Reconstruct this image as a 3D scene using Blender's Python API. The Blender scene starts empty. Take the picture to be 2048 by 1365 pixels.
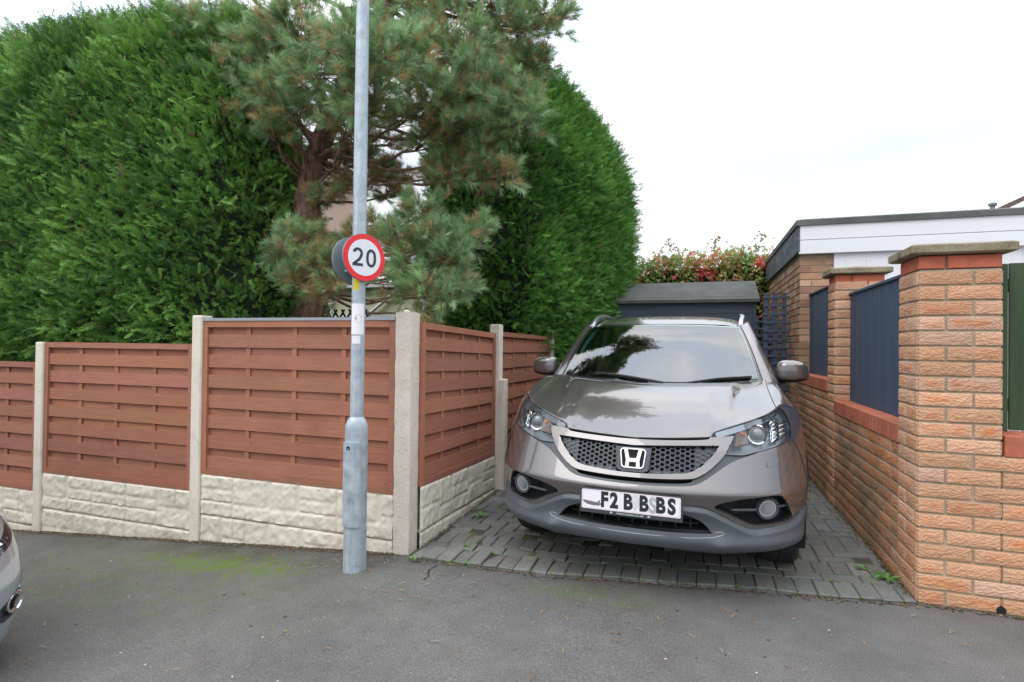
import bpy, bmesh, math, random
import numpy as np
from mathutils import Vector, Matrix
from mathutils.geometry import tessellate_polygon
random.seed(7)
scene = bpy.context.scene
COL = scene.collection
R = math.radians

# ------------------------------------------------------------------ camera
CAM_H, FPX = 1.335, 1100.0
yaw, roll, pitch = R(18.6), R(0.69), math.atan(11/1100.)
fw = Vector((-math.sin(yaw)*math.cos(pitch), math.cos(yaw)*math.cos(pitch), math.sin(pitch)))
rt = Vector((math.cos(yaw), math.sin(yaw), 0)); up = rt.cross(fw)
r2 = rt*math.cos(roll)+up*math.sin(roll); u2 = up*math.cos(roll)-rt*math.sin(roll)
cd = bpy.data.cameras.new('camera'); cam = bpy.data.objects.new('camera', cd); COL.objects.link(cam)
cam.matrix_world = Matrix(((r2.x,u2.x,-fw.x,0),(r2.y,u2.y,-fw.y,0),(r2.z,u2.z,-fw.z,CAM_H),(0,0,0,1)))
cd.sensor_width = 36; cd.lens = FPX/2048*36; cd.clip_end = 900; cd.clip_start = .05
scene.camera = cam

# ------------------------------------------------------------------ sky, sun, exposure
SUN_EL, SUN_AZ = 46, 215           # degrees; azimuth the light comes from, clockwise from +Y
w = bpy.data.worlds.new('World'); scene.world = w; w.use_nodes = True
nt = w.node_tree; nt.nodes.clear(); N = nt.nodes.new; L = nt.links.new
out = N('ShaderNodeOutputWorld'); bg1 = N('ShaderNodeBackground'); bg2 = N('ShaderNodeBackground'); addn = N('ShaderNodeAddShader')
sky = N('ShaderNodeTexSky'); sky.sky_type = 'NISHITA'; sky.sun_disc = False
sky.sun_elevation = R(SUN_EL); sky.sun_rotation = R(SUN_AZ)
L(sky.outputs[0], bg1.inputs[0]); bg1.inputs[1].default_value = .03
tc = N('ShaderNodeTexCoord'); sep = N('ShaderNodeSeparateXYZ'); L(tc.outputs['Generated'], sep.inputs[0])
mr = N('ShaderNodeMapRange'); mr.inputs[1].default_value = .30; mr.inputs[2].default_value = .92
mr.inputs[3].default_value = .97; mr.inputs[4].default_value = 3.0
L(sep.outputs[2], mr.inputs[0])
mp = N('ShaderNodeMapping'); mp.inputs['Scale'].default_value = (1, 1, 2.6); L(tc.outputs['Generated'], mp.inputs[0])
no = N('ShaderNodeTexNoise'); no.inputs['Scale'].default_value = 1.7; no.inputs['Detail'].default_value = 5; no.inputs['Roughness'].default_value = .5
L(mp.outputs[0], no.inputs[0])
cr = N('ShaderNodeValToRGB'); cr.color_ramp.elements[0].position = .42; cr.color_ramp.elements[1].position = .62
cr.color_ramp.elements[0].color = (.72, .80, .92, 1); cr.color_ramp.elements[1].color = (1.0, .995, .99, 1)
L(no.outputs[0], cr.inputs[0]); L(cr.outputs[0], bg2.inputs[0]); L(mr.outputs[0], bg2.inputs[1])
L(bg1.outputs[0], addn.inputs[0]); L(bg2.outputs[0], addn.inputs[1]); L(addn.outputs[0], out.inputs[0])
sl = bpy.data.lights.new('sun', 'SUN'); sl.energy = .8; sl.angle = R(38); sl.color = (1, .965, .91)
so = bpy.data.objects.new('sun', sl); COL.objects.link(so)
az, el = R(SUN_AZ), R(SUN_EL)
sd = Vector((math.sin(az)*math.cos(el), math.cos(az)*math.cos(el), math.sin(el)))
so.rotation_euler = sd.to_track_quat('Z', 'Y').to_euler()
scene.view_settings.view_transform = 'Standard'; scene.view_settings.look = 'None'
scene.view_settings.exposure = 0.10; scene.view_settings.gamma = 1
scene.cycles.max_bounces = 8; scene.cycles.transparent_max_bounces = 16

# ------------------------------------------------------------------ helpers: materials
def rgb(c): return (c[0], c[1], c[2], 1)
def mat(name, col=(.5,.5,.5), rough=.6, metal=0, coat=0, spec=.5, coatr=.03):
    m = bpy.data.materials.new(name); m.use_nodes = True
    b = m.node_tree.nodes['Principled BSDF']
    b.inputs['Base Color'].default_value = rgb(col); b.inputs['Roughness'].default_value = rough
    b.inputs['Metallic'].default_value = metal; b.inputs['Coat Weight'].default_value = coat
    b.inputs['Coat Roughness'].default_value = coatr
    b.inputs['Specular IOR Level'].default_value = spec
    return m
def bsdf(m): return m.node_tree.nodes['Principled BSDF']
def noise(m, scale=5, detail=6, rough=.6, coord='Object', vec=None, dist=0):
    nt = m.node_tree; n = nt.nodes.new('ShaderNodeTexNoise'); n.inputs['Scale'].default_value = scale
    n.inputs['Detail'].default_value = detail; n.inputs['Roughness'].default_value = rough; n.inputs['Distortion'].default_value = dist
    if vec is None:
        t = nt.nodes.new('ShaderNodeTexCoord'); nt.links.new(t.outputs[coord], n.inputs['Vector'])
    else: nt.links.new(vec, n.inputs['Vector'])
    return n.outputs['Fac']
def mapped(m, scale=(1,1,1), coord='Object'):
    nt = m.node_tree; t = nt.nodes.new('ShaderNodeTexCoord'); p = nt.nodes.new('ShaderNodeMapping')
    p.inputs['Scale'].default_value = scale; nt.links.new(t.outputs[coord], p.inputs[0]); return p.outputs[0]
def ramp(m, fac, stops):
    r = m.node_tree.nodes.new('ShaderNodeValToRGB'); e = r.color_ramp.elements
    while len(e) < len(stops): e.new(.5)
    for k, (p, c) in enumerate(stops):
        e[k].position = p; e[k].color = rgb(c) if not isinstance(c, (int, float)) else (c, c, c, 1)
    m.node_tree.links.new(fac, r.inputs[0]); return r.outputs[0]
def mix(m, a, b, fac, mode='MIX'):
    n = m.node_tree.nodes.new('ShaderNodeMix'); n.data_type = 'RGBA'; n.blend_type = mode
    L = m.node_tree.links.new
    for s, v in ((0, fac), (6, a), (7, b)):
        if isinstance(v, (int, float)): n.inputs[s].default_value = v
        elif isinstance(v, (tuple, list)): n.inputs[s].default_value = rgb(v)
        else: L(v, n.inputs[s])
    return n.outputs[2]
def math_(m, op, a, b=0., c=None):
    n = m.node_tree.nodes.new('ShaderNodeMath'); n.operation = op
    for s, v in enumerate((a, b) if c is None else (a, b, c)):
        if isinstance(v, (int, float)): n.inputs[s].default_value = v
        else: m.node_tree.links.new(v, n.inputs[s])
    return n.outputs[0]
def setc(m, sock, name='Base Color'): m.node_tree.links.new(sock, bsdf(m).inputs[name])
def bump(m, h, strength=.3, dist=.01):
    n = m.node_tree.nodes.new('ShaderNodeBump'); n.inputs['Strength'].default_value = strength; n.inputs['Distance'].default_value = dist
    m.node_tree.links.new(h, n.inputs['Height']); m.node_tree.links.new(n.outputs[0], bsdf(m).inputs['Normal'])
def attr(m, name='tint'):
    n = m.node_tree.nodes.new('ShaderNodeAttribute'); n.attribute_name = name; return n.outputs['Color']
def xyz(m, coord='Object'):
    t = m.node_tree.nodes.new('ShaderNodeTexCoord'); s = m.node_tree.nodes.new('ShaderNodeSeparateXYZ')
    m.node_tree.links.new(t.outputs[coord], s.inputs[0]); return s.outputs

# ------------------------------------------------------------------ helpers: meshes and objects
def obj_from(name, V, F, m, parent=None, smooth=False, tint=None, angle=None, mats=None, fm=None):
    me = bpy.data.meshes.new(name); me.from_pydata([tuple(map(float, v)) for v in V], [], [tuple(map(int, f)) for f in F])
    me.materials.append(m)
    if mats:
        for q in mats: me.materials.append(q)
        me.polygons.foreach_set('material_index', fm)
    if tint is not None:
        a = me.color_attributes.new('tint', 'FLOAT_COLOR', 'POINT')
        t = np.ones((len(V), 4), np.float32); t[:, :3] = np.asarray(tint, np.float32).reshape(len(V), -1); a.data.foreach_set('color', t.ravel())
    if smooth:
        me.polygons.foreach_set('use_smooth', [True]*len(me.polygons))
        if angle: me.set_sharp_from_angle(angle=R(angle))
    me.validate(); me.update()
    o = bpy.data.objects.new(name, me); COL.objects.link(o)
    if parent is not None:
        o.parent = parent
        if parent.get('_w') and parent.parent is None: o.matrix_parent_inverse = Matrix.Translation(parent_loc(parent)).inverted()
        o['_w'] = parent.get('_w', 0)
    return o
def parent_loc(p):
    v = Vector((0,0,0))
    while p is not None: v += p.location; p = p.parent
    return v
def fast_mesh(name, V, F3, m, parent=None, tint=None):
    """numpy triangles"""
    me = bpy.data.meshes.new(name); n = len(V); k = len(F3)
    me.vertices.add(n); me.vertices.foreach_set('co', np.asarray(V, np.float32).ravel())
    me.loops.add(3*k); me.loops.foreach_set('vertex_index', np.asarray(F3, np.int32).ravel())
    me.polygons.add(k); me.polygons.foreach_set('loop_start', np.arange(0, 3*k, 3, dtype=np.int32))
    me.materials.append(m)
    if tint is not None:
        a = me.color_attributes.new('tint', 'FLOAT_COLOR', 'POINT')
        t = np.ones((n, 4), np.float32); t[:, :3] = tint; a.data.foreach_set('color', t.ravel())
    me.update(calc_edges=True)
    o = bpy.data.objects.new(name, me); COL.objects.link(o)
    if parent is not None:
        o.parent = parent
        if parent.get('_w') and parent.parent is None: o.matrix_parent_inverse = Matrix.Translation(parent_loc(parent)).inverted()
    return o
def thing(name, label, cat, loc=(0,0,0), group=None, world=True):
    o = bpy.data.objects.new(name, None); COL.objects.link(o); o.location = loc; o.empty_display_size = .1
    o['label'] = label; o['category'] = cat; o['_w'] = 1 if world else 0
    if group: o['group'] = group
    return o
def tag(o, label=None, cat=None, group=None, kind=None):
    if label: o['label'] = label
    if cat: o['category'] = cat
    if group: o['group'] = group
    if kind: o['kind'] = kind
    return o
class MB:
    def __init__(s): s.V = []; s.F = []; s.T = []; s.tint = (1, 1, 1)
    def add(s, V, F, tint=None):
        b = len(s.V); s.V += [tuple(v) for v in V]; s.F += [tuple(b+i for i in f) for f in F]; s.T += [tint or s.tint]*len(V)
    def box(s, c, d, M=None, bev=0, tint=None):
        c = Vector(c); x, y, z = d[0]/2, d[1]/2, d[2]/2
        if bev <= 0:
            V = [Vector((a*x, b*y, e*z)) for e in (-1, 1) for b in (-1, 1) for a in (-1, 1)]
            F = [(0,2,3,1),(4,5,7,6),(0,1,5,4),(2,6,7,3),(0,4,6,2),(1,3,7,5)]
        else:
            bm = bmesh.new(); bmesh.ops.create_cube(bm, size=1)
            for v in bm.verts: v.co = Vector((v.co.x*2*x, v.co.y*2*y, v.co.z*2*z))
            bmesh.ops.bevel(bm, geom=bm.edges[:], offset=bev, segments=1, affect='EDGES')
            V = [v.co.copy() for v in bm.verts]; F = [[v.index for v in f.verts] for f in bm.faces]; bm.free()
        if M is not None: V = [M @ v for v in V]
        s.add([c+v for v in V], F, tint); return s
    def tube(s, pts, rad, n=8, cap=True, tint=None):
        pts = [Vector(p) for p in pts]; rad = rad if isinstance(rad, (list, tuple)) else [rad]*len(pts)
        V = []; F = []; prev = None
        for i, p in enumerate(pts):
            t = (pts[min(i+1, len(pts)-1)]-pts[max(i-1, 0)]).normalized()
            a = prev if prev is not None else (Vector((0,0,1)) if abs(t.z) < .9 else Vector((1,0,0)))
            a = (a - t*a.dot(t)).normalized(); prev = a; b = t.cross(a)
            for k in range(n):
                an = 2*math.pi*k/n; V.append(p+(a*math.cos(an)+b*math.sin(an))*rad[i])
        for i in range(len(pts)-1):
            for k in range(n):
                F.append((i*n+k, i*n+(k+1) % n, (i+1)*n+(k+1) % n, (i+1)*n+k))
        if cap: F.append(tuple(range(n-1, -1, -1))); F.append(tuple((len(pts)-1)*n+k for k in range(n)))
        s.add(V, F, tint); return s
    def lathe(s, prof, n=32, M=None, tint=None, close=False):
        """profile of (r, h) turned about +Z, M places it"""
        V = []; F = []
        for r, h in prof:
            for k in range(n):
                a = 2*math.pi*k/n; V.append(Vector((r*math.cos(a), r*math.sin(a), h)))
        for i in range(len(prof)-1):
            for k in range(n): F.append((i*n+k, i*n+(k+1) % n, (i+1)*n+(k+1) % n, (i+1)*n+k))
        if prof[0][0] > 1e-4: F.append(tuple(range(n-1, -1, -1)))
        if prof[-1][0] > 1e-4: F.append(tuple((len(prof)-1)*n+k for k in range(n)))
        if M is not None: V = [M @ v for v in V]
        s.add(V, F, tint); return s
    def prism(s, poly, depth, M=None, tint=None):
        """poly in local XY, extruded 0..depth along +Z"""
        n = len(poly); V = [Vector((p[0], p[1], 0)) for p in poly]+[Vector((p[0], p[1], depth)) for p in poly]
        tri = tessellate_polygon([[Vector((p[0], p[1], 0)) for p in poly]])
        F = [t for t in tri]+[tuple(n+i for i in t[::-1]) for t in tri]+[(i, (i+1) % n, n+(i+1) % n, n+i) for i in range(n)]
        if M is not None: V = [M @ v for v in V]
        s.add(V, F, tint); return s
    def ring(s, outer, inner, depth, M=None, tint=None):
        n = len(outer); V = [Vector((p[0], p[1], h)) for h in (0, depth) for P in (outer, inner) for p in P]; F = []
        for i in range(n):
            j = (i+1) % n
            F += [(i, j, n+j, n+i), (2*n+i, 3*n+i, 3*n+j, 2*n+j), (i, 2*n+i, 2*n+j, j), (n+i, n+j, 3*n+j, 3*n+i)]
        if M is not None: V = [M @ v for v in V]
        s.add(V, F, tint); return s
    def obj(s, name, m, parent=None, smooth=False, angle=None, recalc=True):
        o = obj_from(name, s.V, s.F, m, parent, smooth, s.T, angle)
        if recalc:
            bm = bmesh.new(); bm.from_mesh(o.data); bmesh.ops.recalc_face_normals(bm, faces=bm.faces); bm.to_mesh(o.data); bm.free()
            if smooth and angle: o.data.set_sharp_from_angle(angle=R(angle))
        return o
def text_mesh(txt, size, name, m, parent, M, extrude=.001, bold=0, sx=1, align='CENTER', spacing=1):
    cu = bpy.data.curves.new('t', 'FONT'); cu.body = txt; cu.size = size; cu.extrude = extrude; cu.offset = bold
    cu.align_x = align; cu.align_y = 'CENTER'; cu.space_character = spacing; cu.resolution_u = 4
    t = bpy.data.objects.new('t', cu); COL.objects.link(t); bpy.context.view_layer.update()
    me = bpy.data.meshes.new_from_object(t.evaluated_get(bpy.context.evaluated_depsgraph_get()))
    bpy.data.objects.remove(t); me.transform(M @ Matrix.Diagonal((sx, 1, 1, 1))); me.materials.clear(); me.materials.append(m)
    o = bpy.data.objects.new(name, me); COL.objects.link(o); o.parent = parent
    if parent.get('_w') and parent.parent is None: o.matrix_parent_inverse = Matrix.Translation(parent_loc(parent)).inverted()
    return o
def facing(pos, nx, upv=(0,0,1)):
    """matrix whose +Z looks along nx, +Y up"""
    z = Vector(nx).normalized(); x = Vector(upv).cross(z).normalized(); y = z.cross(x)
    return Matrix(((x.x,y.x,z.x,pos[0]),(x.y,y.y,z.y,pos[1]),(x.z,y.z,z.z,pos[2]),(0,0,0,1)))
def at(px, py, Y):
    """the point of the plane at distance Y that is seen at (px, py) of the photograph"""
    v = fw + r2*((px-1024)/FPX) - u2*((py-682.5)/FPX)
    return Vector((0, 0, CAM_H)) + v*(Y/v.y)
def vnoise(x, y, z=0, s=1.0, seed=0):
    """cheap smooth numpy noise in -1..1"""
    x = np.asarray(x, float)*s; y = np.asarray(y, float)*s; z = np.asarray(z, float)*s
    r = np.random.RandomState(seed); o = 0
    for k in range(6):
        a = r.normal(size=3); a *= (1.2+k*.55)/np.linalg.norm(a); p = r.uniform(0, 6.28)
        o = o + np.sin(x*a[0]+y*a[1]+z*a[2]+p + 1.3*np.sin(x*a[1]-y*a[2]+z*a[0]+p*2))/(1+.35*k)
    return o/3.2

# ------------------------------------------------------------------ the lie of the land
def softplus(t): return math.log1p(math.exp(t)) if t < 30 else t
def gz(X, Y):
    h = .077*.35*softplus((-1.25-max(X, -9))/.35)
    f = max(0., min(1., (Y-3.4)/2.2)); f = f*f*(3-2*f)
    return -h*(1-.85*f) - .02*max(0, 1.5-Y)*.5
EDGE = [(-1.75,3.17),(-1.374,3.145),(-1.138,3.138),(-.787,3.129),(-.417,3.21),(-.083,3.245),(.317,3.325),(.695,3.363),(1.04,3.426),(1.2,3.45)]
def edge(x): return float(np.interp(x, [e[0] for e in EDGE], [e[1] for e in EDGE]))

# ================================================================== GROUND
m_asph = mat('asphalt', rough=.88)
n1 = noise(m_asph, 1.1, 5, .6); n2 = noise(m_asph, 160, 2, .7); n3 = noise(m_asph, 420, 2, .6); n4 = noise(m_asph, 7, 6, .65)
base = ramp(m_asph, n1, [(.3, (.098,.092,.085)), (.7, (.140,.131,.121))])
base = mix(m_asph, base, ramp(m_asph, n4, [(.3, .88), (.7, 1.1)]), 1.0, 'MULTIPLY')
base = mix(m_asph, base, ramp(m_asph, n2, [(.3, .45), (.5, 1.0), (.72, 1.9)]), .8, 'MULTIPLY')
base = mix(m_asph, base, (.30,.29,.27), ramp(m_asph, n3, [(.69, 0.), (.74, .7)]))
# moss stains: along the foot of the fence, and one patch before the drive
o_ = xyz(m_asph)
def blob(m, o, cx, cy, sx, sy):
    dx = math_(m, 'DIVIDE', math_(m, 'SUBTRACT', o[0], cx), sx); dy = math_(m, 'DIVIDE', math_(m, 'SUBTRACT', o[1], cy), sy)
    d = math_(m, 'ADD', math_(m, 'MULTIPLY', dx, dx), math_(m, 'MULTIPLY', dy, dy))
    return math_(m, 'MAXIMUM', math_(m, 'SUBTRACT', 1.0, d), 0.)
mo = math_(m_asph, 'MAXIMUM', math_(m_asph, 'MULTIPLY', blob(m_asph, o_, -3.05, 2.87, .95, .26), 1.25), math_(m_asph, 'MULTIPLY', blob(m_asph, o_, -.55, 2.98, .45, .16), .42))
mo2 = math_(m_asph, 'MULTIPLY', blob(m_asph, o_, -3.6, 2.6, 2.4, .8), .30)
mo = math_(m_asph, 'MAXIMUM', mo, mo2)
mn = noise(m_asph, 9, 9, .78)
mm = math_(m_asph, 'MULTIPLY', mo, ramp(m_asph, mn, [(.42, 0.), (.60, 1.0)]))
base = mix(m_asph, base, mix(m_asph, (.075,.105,.02), (.12,.19,.02), noise(m_asph, 30)), math_(m_asph, 'MINIMUM', math_(m_asph, 'MULTIPLY', mm, 1.25), .9))
# dark band at foot of the fence, brown duff
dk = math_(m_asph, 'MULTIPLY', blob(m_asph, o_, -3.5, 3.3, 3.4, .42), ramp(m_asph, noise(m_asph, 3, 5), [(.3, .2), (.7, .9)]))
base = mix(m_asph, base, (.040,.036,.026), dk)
setc(m_asph, base); bump(m_asph, math_(m_asph, 'ADD', n2, math_(m_asph, 'MULTIPLY', n3, .6)), .55, .006)

xs = sorted(set([-400,-150,-60,-30,-18,-13] + [round(-9+.15*i, 3) for i in range(0, 90)] + [5,8,13,20,40,90,200,400]))
ys = sorted(set([-400,-150,-60,-25,-12,-6,-3,-1] + [round(0+.15*i, 3) for i in range(0, 60)] + [10,12,15,20,30,60,150,400]))
V = [(x, y, gz(x, y)) for y in ys for x in xs]; nx_ = len(xs)
F = [(j*nx_+i, j*nx_+i+1, (j+1)*nx_+i+1, (j+1)*nx_+i) for j in range(len(ys)-1) for i in range(nx_-1)]
tag(obj_from('road', V, F, m_asph, smooth=True), kind='structure')

# soil behind the front fence
m_soil = mat('soil', (.05,.038,.025), .95)
setc(m_soil, ramp(m_soil, noise(m_soil, 9), [(.3, (.03,.022,.014)), (.7, (.075,.055,.035))])); bump(m_soil, noise(m_soil, 25), .8, .03)
gx = np.linspace(-30, -1.84, 40); gy = np.linspace(3.3, 30, 30)
V = [(x, y, gz(x, y)+.10+.03*float(vnoise(x, y, 0, 3))) for y in gy for x in gx]
F = [(j*40+i, j*40+i+1, (j+1)*40+i+1, (j+1)*40+i) for j in range(29) for i in range(39)]
tag(obj_from('garden_soil', V, F, m_soil, smooth=True), kind='structure')

# ---- block paving of the drive
m_sub = mat('paving_joints', rough=.95)
sub = ramp(m_sub, noise(m_sub, 8, 6), [(.40, (.055,.05,.04)), (.56, (.07,.075,.035)), (.70, (.12,.19,.035))]); setc(m_sub, sub); bump(m_sub, noise(m_sub, 90), .6, .01)
gx = np.linspace(-1.76, 1.115, 30); V = []; F = []
for i, x in enumerate(gx):
    for j in range(14):
        y = edge(x)+.0+(9.5-edge(x))*(j/13.)**1.5; V.append((x, y, gz(x, y)+.012))
    V.append((x, edge(x), -.2))
for i in range(29):
    for j in range(13): F.append((i*15+j, (i+1)*15+j, (i+1)*15+j+1, i*15+j+1))
tag(obj_from('driveway_bed', V, F, m_sub, smooth=True), kind='structure')
m_pav = mat('block_paver', rough=.85)
pc = mix(m_pav, attr(m_pav), ramp(m_pav, noise(m_pav, 130, 3, .7), [(.3, .6), (.5, 1.), (.75, 1.7)]), .8, 'MULTIPLY')
pc = mix(m_pav, pc, ramp(m_pav, noise(m_pav, 2.2, 5), [(.3, .72), (.7, 1.25)]), .9, 'MULTIPLY')
pc = mix(m_pav, pc, (.07,.085,.03), ramp(m_pav, noise(m_pav, 3.5, 7, .7), [(.55, 0.), (.75, .55)]))
setc(m_pav, pc); bump(m_pav, noise(m_pav, 220, 3), .5, .004)
pv = MB(); rnd = random.Random(3)
def paver(x0, v0, x1, v1):
    g = .003
    xa, xb = max(x0+g, -1.74), min(x1-g, 1.105)
    if xb-xa < .02 or v1 < .0: return
    va, vb = max(v0+g, 0.004), v1-g
    if vb-va < .02: return
    def P(x, v, dz):
        fade = 1.0; y = edge(x)+v; return (x, y, gz(x, y)+.02+dz)
    lift = rnd.uniform(-.002, .002); tl = rnd.uniform(-.0025, .0025); tm = rnd.uniform(-.0025, .0025)
    if x1 < -.75 and v1 < 1.3: lift += rnd.uniform(-.007, .005); tl *= 2.2; tm *= 2.2
    t = rnd.uniform(.8, 1.15); c = (.170*t*rnd.uniform(.97, 1.04), (.167*t), .152*t*rnd.uniform(.95, 1.03)); b = .005
    V = [P(xa, va, lift-.05), P(xb, va, lift-.05), P(xb, vb, lift-.05), P(xa, vb, lift-.05),
         P(xa, va, lift-b-tl-tm), P(xb, va, lift-b+tl-tm), P(xb, vb, lift-b+tl+tm), P(xa, vb, lift-b-tl+tm),
         P(xa+b, va+b, lift-tl-tm), P(xb-b, va+b, lift+tl-tm), P(xb-b, vb-b, lift+tl+tm), P(xa+b, vb-b, lift-tl+tm)]
    F = [(0,1,5,4),(1,2,6,5),(2,3,7,6),(3,0,4,7),(4,5,9,8),(5,6,10,9),(6,7,11,10),(7,4,8,11),(8,9,10,11)]
    pv.add(V, F, c)
x = -1.76
while x < 1.11:
    paver(x, 0, x+.104, .205); x += .104
x = -1.80
while x < 1.11:
    paver(x, .205, x+.208, .309); x += .208
x = -1.72
while x < 1.11:
    paver(x, .309, x+.104, .515); x += .104
v = .515; k = 0        # field: 90 degree herringbone
s = .104
for a in range(-30, 40):
    for b_ in range(-30, 60):
        # herringbone lattice
        X0 = -1.8 + (a*1 + b_*1)*s; 
        pass
cells = {}
for i in range(-2, 30):
    for j in range(0, 56):
        q = (i - j) % 4
        if q == 0: paver(-1.76+i*s, v+j*s, -1.76+(i+2)*s, v+(j+1)*s)
        elif q == 3: paver(-1.76+i*s, v+j*s, -1.76+(i+1)*s, v+(j+2)*s)
tag(pv.obj('driveway', m_pav, recalc=False), kind='structure')

# ---- loose things on the ground
m_need = mat('dry_pine_needles', (.32,.17,.07), .8); setc(m_need, attr(m_need))
nb = MB(); rn = random.Random(11)
def litter(x, y, ln, z0=.006):
    a = rn.uniform(0, 6.28); c = rn.choice([(.24,.13,.06),(.32,.20,.10),(.18,.09,.05),(.36,.25,.15)])
    for s_ in (-1, 1):
        an = a+s_*rn.uniform(.05, .22); e = Vector((math.cos(an), math.sin(an), 0)); pe = Vector((-e.y, e.x, 0))*.0010
        p0 = Vector((x, y, gz(x, y)+z0)); p1 = p0+e*ln*.5+Vector((0,0,.004)); p2 = p0+e*ln; p2.z = gz(p2.x, p2.y)+z0
        nb.add([p0-pe, p0+pe, p1+pe, p2, p1-pe], [(0,4,3,2,1)], c)
for _ in range(260):
    X = rn.uniform(-4.6, 2.2); Y = rn.uniform(1.2, 3.9)
    z0 = .03 if Y > edge(X) and X > -1.75 else .006
    if X > 1.1 and Y > 3.45 or (X < -1.75 and Y > 3.2): continue
    if Y < edge(max(X,-1.75)) or X > -1.7: litter(X, Y, rn.uniform(.03, .07), z0)
for _ in range(170):
    X = rn.gauss(-2.1, 1.3); litter(X, 3.1-abs(rn.gauss(0, .12)) if X < -1.8 else 3.05-abs(rn.gauss(0,.3)), rn.uniform(.03, .06))
tag(nb.obj('fallen_pine_needles', m_need, recalc=False), 'scattered brown pine needles lying on the tarmac and paving', 'pine needles', kind='stuff')
m_bit = mat('pale_grit', (.45,.43,.40), .7)
gb = MB()
for _ in range(80):
    X = rn.uniform(-4.5, 2.4); Y = rn.uniform(1.3, 3.2); r_ = rn.choice([.001,.0013,.0016,.002,.0022,.004])
    M = Matrix.Rotation(rn.uniform(0,3), 3, 'Z')
    gb.box((X, Y, gz(X, Y)+r_*.4), (r_*2.4, r_*1.6, r_), M, bev=r_*.2)
tag(gb.obj('pale_grit', m_bit), 'tiny pale chips of grit scattered over the tarmac', 'grit', kind='stuff')
m_crk = mat('crack_shadow', (.018,.017,.016), .95)
ck = MB(); rc = random.Random(8)
def crack(pts, w_):
    P = []
    for i in range(len(pts)-1):
        for k in range(8):
            t = k/8; P.append((pts[i][0]+(pts[i+1][0]-pts[i][0])*t+rc.uniform(-.006,.006), pts[i][1]+(pts[i+1][1]-pts[i][1])*t+rc.uniform(-.006,.006)))
    V = []
    for i, (x, y) in enumerate(P): ww = w_*rc.uniform(.4, 1.2)*(1-abs(i/len(P)*2-1)**3); V += [(x-ww, y, gz(x, y)+.004), (x+ww, y+ww*.4, gz(x, y)+.004)]
    ck.add(V, [(2*i, 2*i+1, 2*i+3, 2*i+2) for i in range(len(P)-1)])
crack([(-1.52,3.14),(-1.53,3.02),(-1.49,2.93),(-1.50,2.86)], .006); crack([(-1.75,3.15),(-1.6,3.10),(-1.4,3.12)], .004)
tag(ck.obj('road_cracks', m_crk, recalc=False), kind='structure')
m_deb = mat('leaf_debris', (.12,.07,.04), .95); setc(m_deb, attr(m_deb)); db = MB()
def crumb(x, y, z0=.003):
    a = rn.uniform(0, 6.28); r_ = rn.uniform(.003, .011); c = rn.choice([(.10,.06,.035),(.16,.10,.05),(.07,.045,.03),(.22,.15,.08),(.07,.08,.03)]); z = gz(x, y)+z0
    V = [(x+r_*math.cos(a+q)*rn.uniform(.5,1.2), y+r_*math.sin(a+q)*rn.uniform(.5,1.2), z+rn.uniform(0,.005)) for q in (0,1.2,2.5,3.9,5.2)]; db.add(V, [(0,1,2,3,4)], c)
for _ in range(2600): X = rn.uniform(-6, -1.9); crumb(X, 3.245-abs(rn.gauss(0, .035)))
for _ in range(500): Y = rn.uniform(3.3, 6); crumb(-1.755+abs(rn.gauss(0,.03)), Y, .026)
for _ in range(700): Y = rn.uniform(3.45, 7); crumb(1.11-abs(rn.gauss(0,.025)), Y, .026)
for _ in range(500): X = rn.uniform(-1.7, 1.1); crumb(X, edge(X)-abs(rn.gauss(0,.02)))
for _ in range(300): crumb(rn.uniform(1.1, 2.4), 3.455-abs(rn.gauss(0,.015)))
for _ in range(150): crumb(rn.uniform(-5, 2.4), rn.uniform(1.3, 3.1))
tag(db.obj('leaf_debris', m_deb, recalc=False), 'crumbs of brown leaf and soil gathered along the fence foot and kerb lines', 'leaf debris', kind='stuff')
# moss and grass tufts in the joints
m_gr = mat('joint_grass', (.1,.22,.03), .8); setc(m_gr, attr(m_gr))
tb = MB()
def blades(mb, x, y, z, n, h, spread):
    for _ in range(n):
        a = rn.uniform(0, 6.28); e = Vector((math.cos(a), math.sin(a), 0)); hh = h*rn.uniform(.5, 1.1); pe = Vector((-e.y, e.x, 0))*h*.06
        p = Vector((x, y, z))+e*rn.uniform(0, spread*.3); q = p+e*spread*rn.uniform(.3, 1)*.6+Vector((0,0,hh*.7)); r_ = q+e*spread*.5+Vector((0,0,hh*.1))
        c = rn.choice([(.07,.17,.02),(.10,.24,.03),(.16,.28,.04)])
        mb.add([p-pe, p+pe, q+pe*.7, r_, q-pe*.7], [(0,4,3,2,1)], c)
for _ in range(230):
    i = rn.randint(1, 26); X = -1.76+.104*i; vv = rn.choice([rn.uniform(0, .2), rn.uniform(0,.2), rn.uniform(.3, .51), .205, .309, 0.0])
    if rn.random() < .45: X += rn.uniform(-.05, .05); vv = rn.choice([.0, .205, .309])
    if X > 1.08: continue
    Y = edge(X)+vv; blades(tb, X, Y, gz(X, Y)+.012, 7, .018, .02)
tag(tb.obj('joint_grass', m_gr, recalc=False), 'small tufts of grass and moss in the paving joints', 'grass', kind='stuff')
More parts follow.
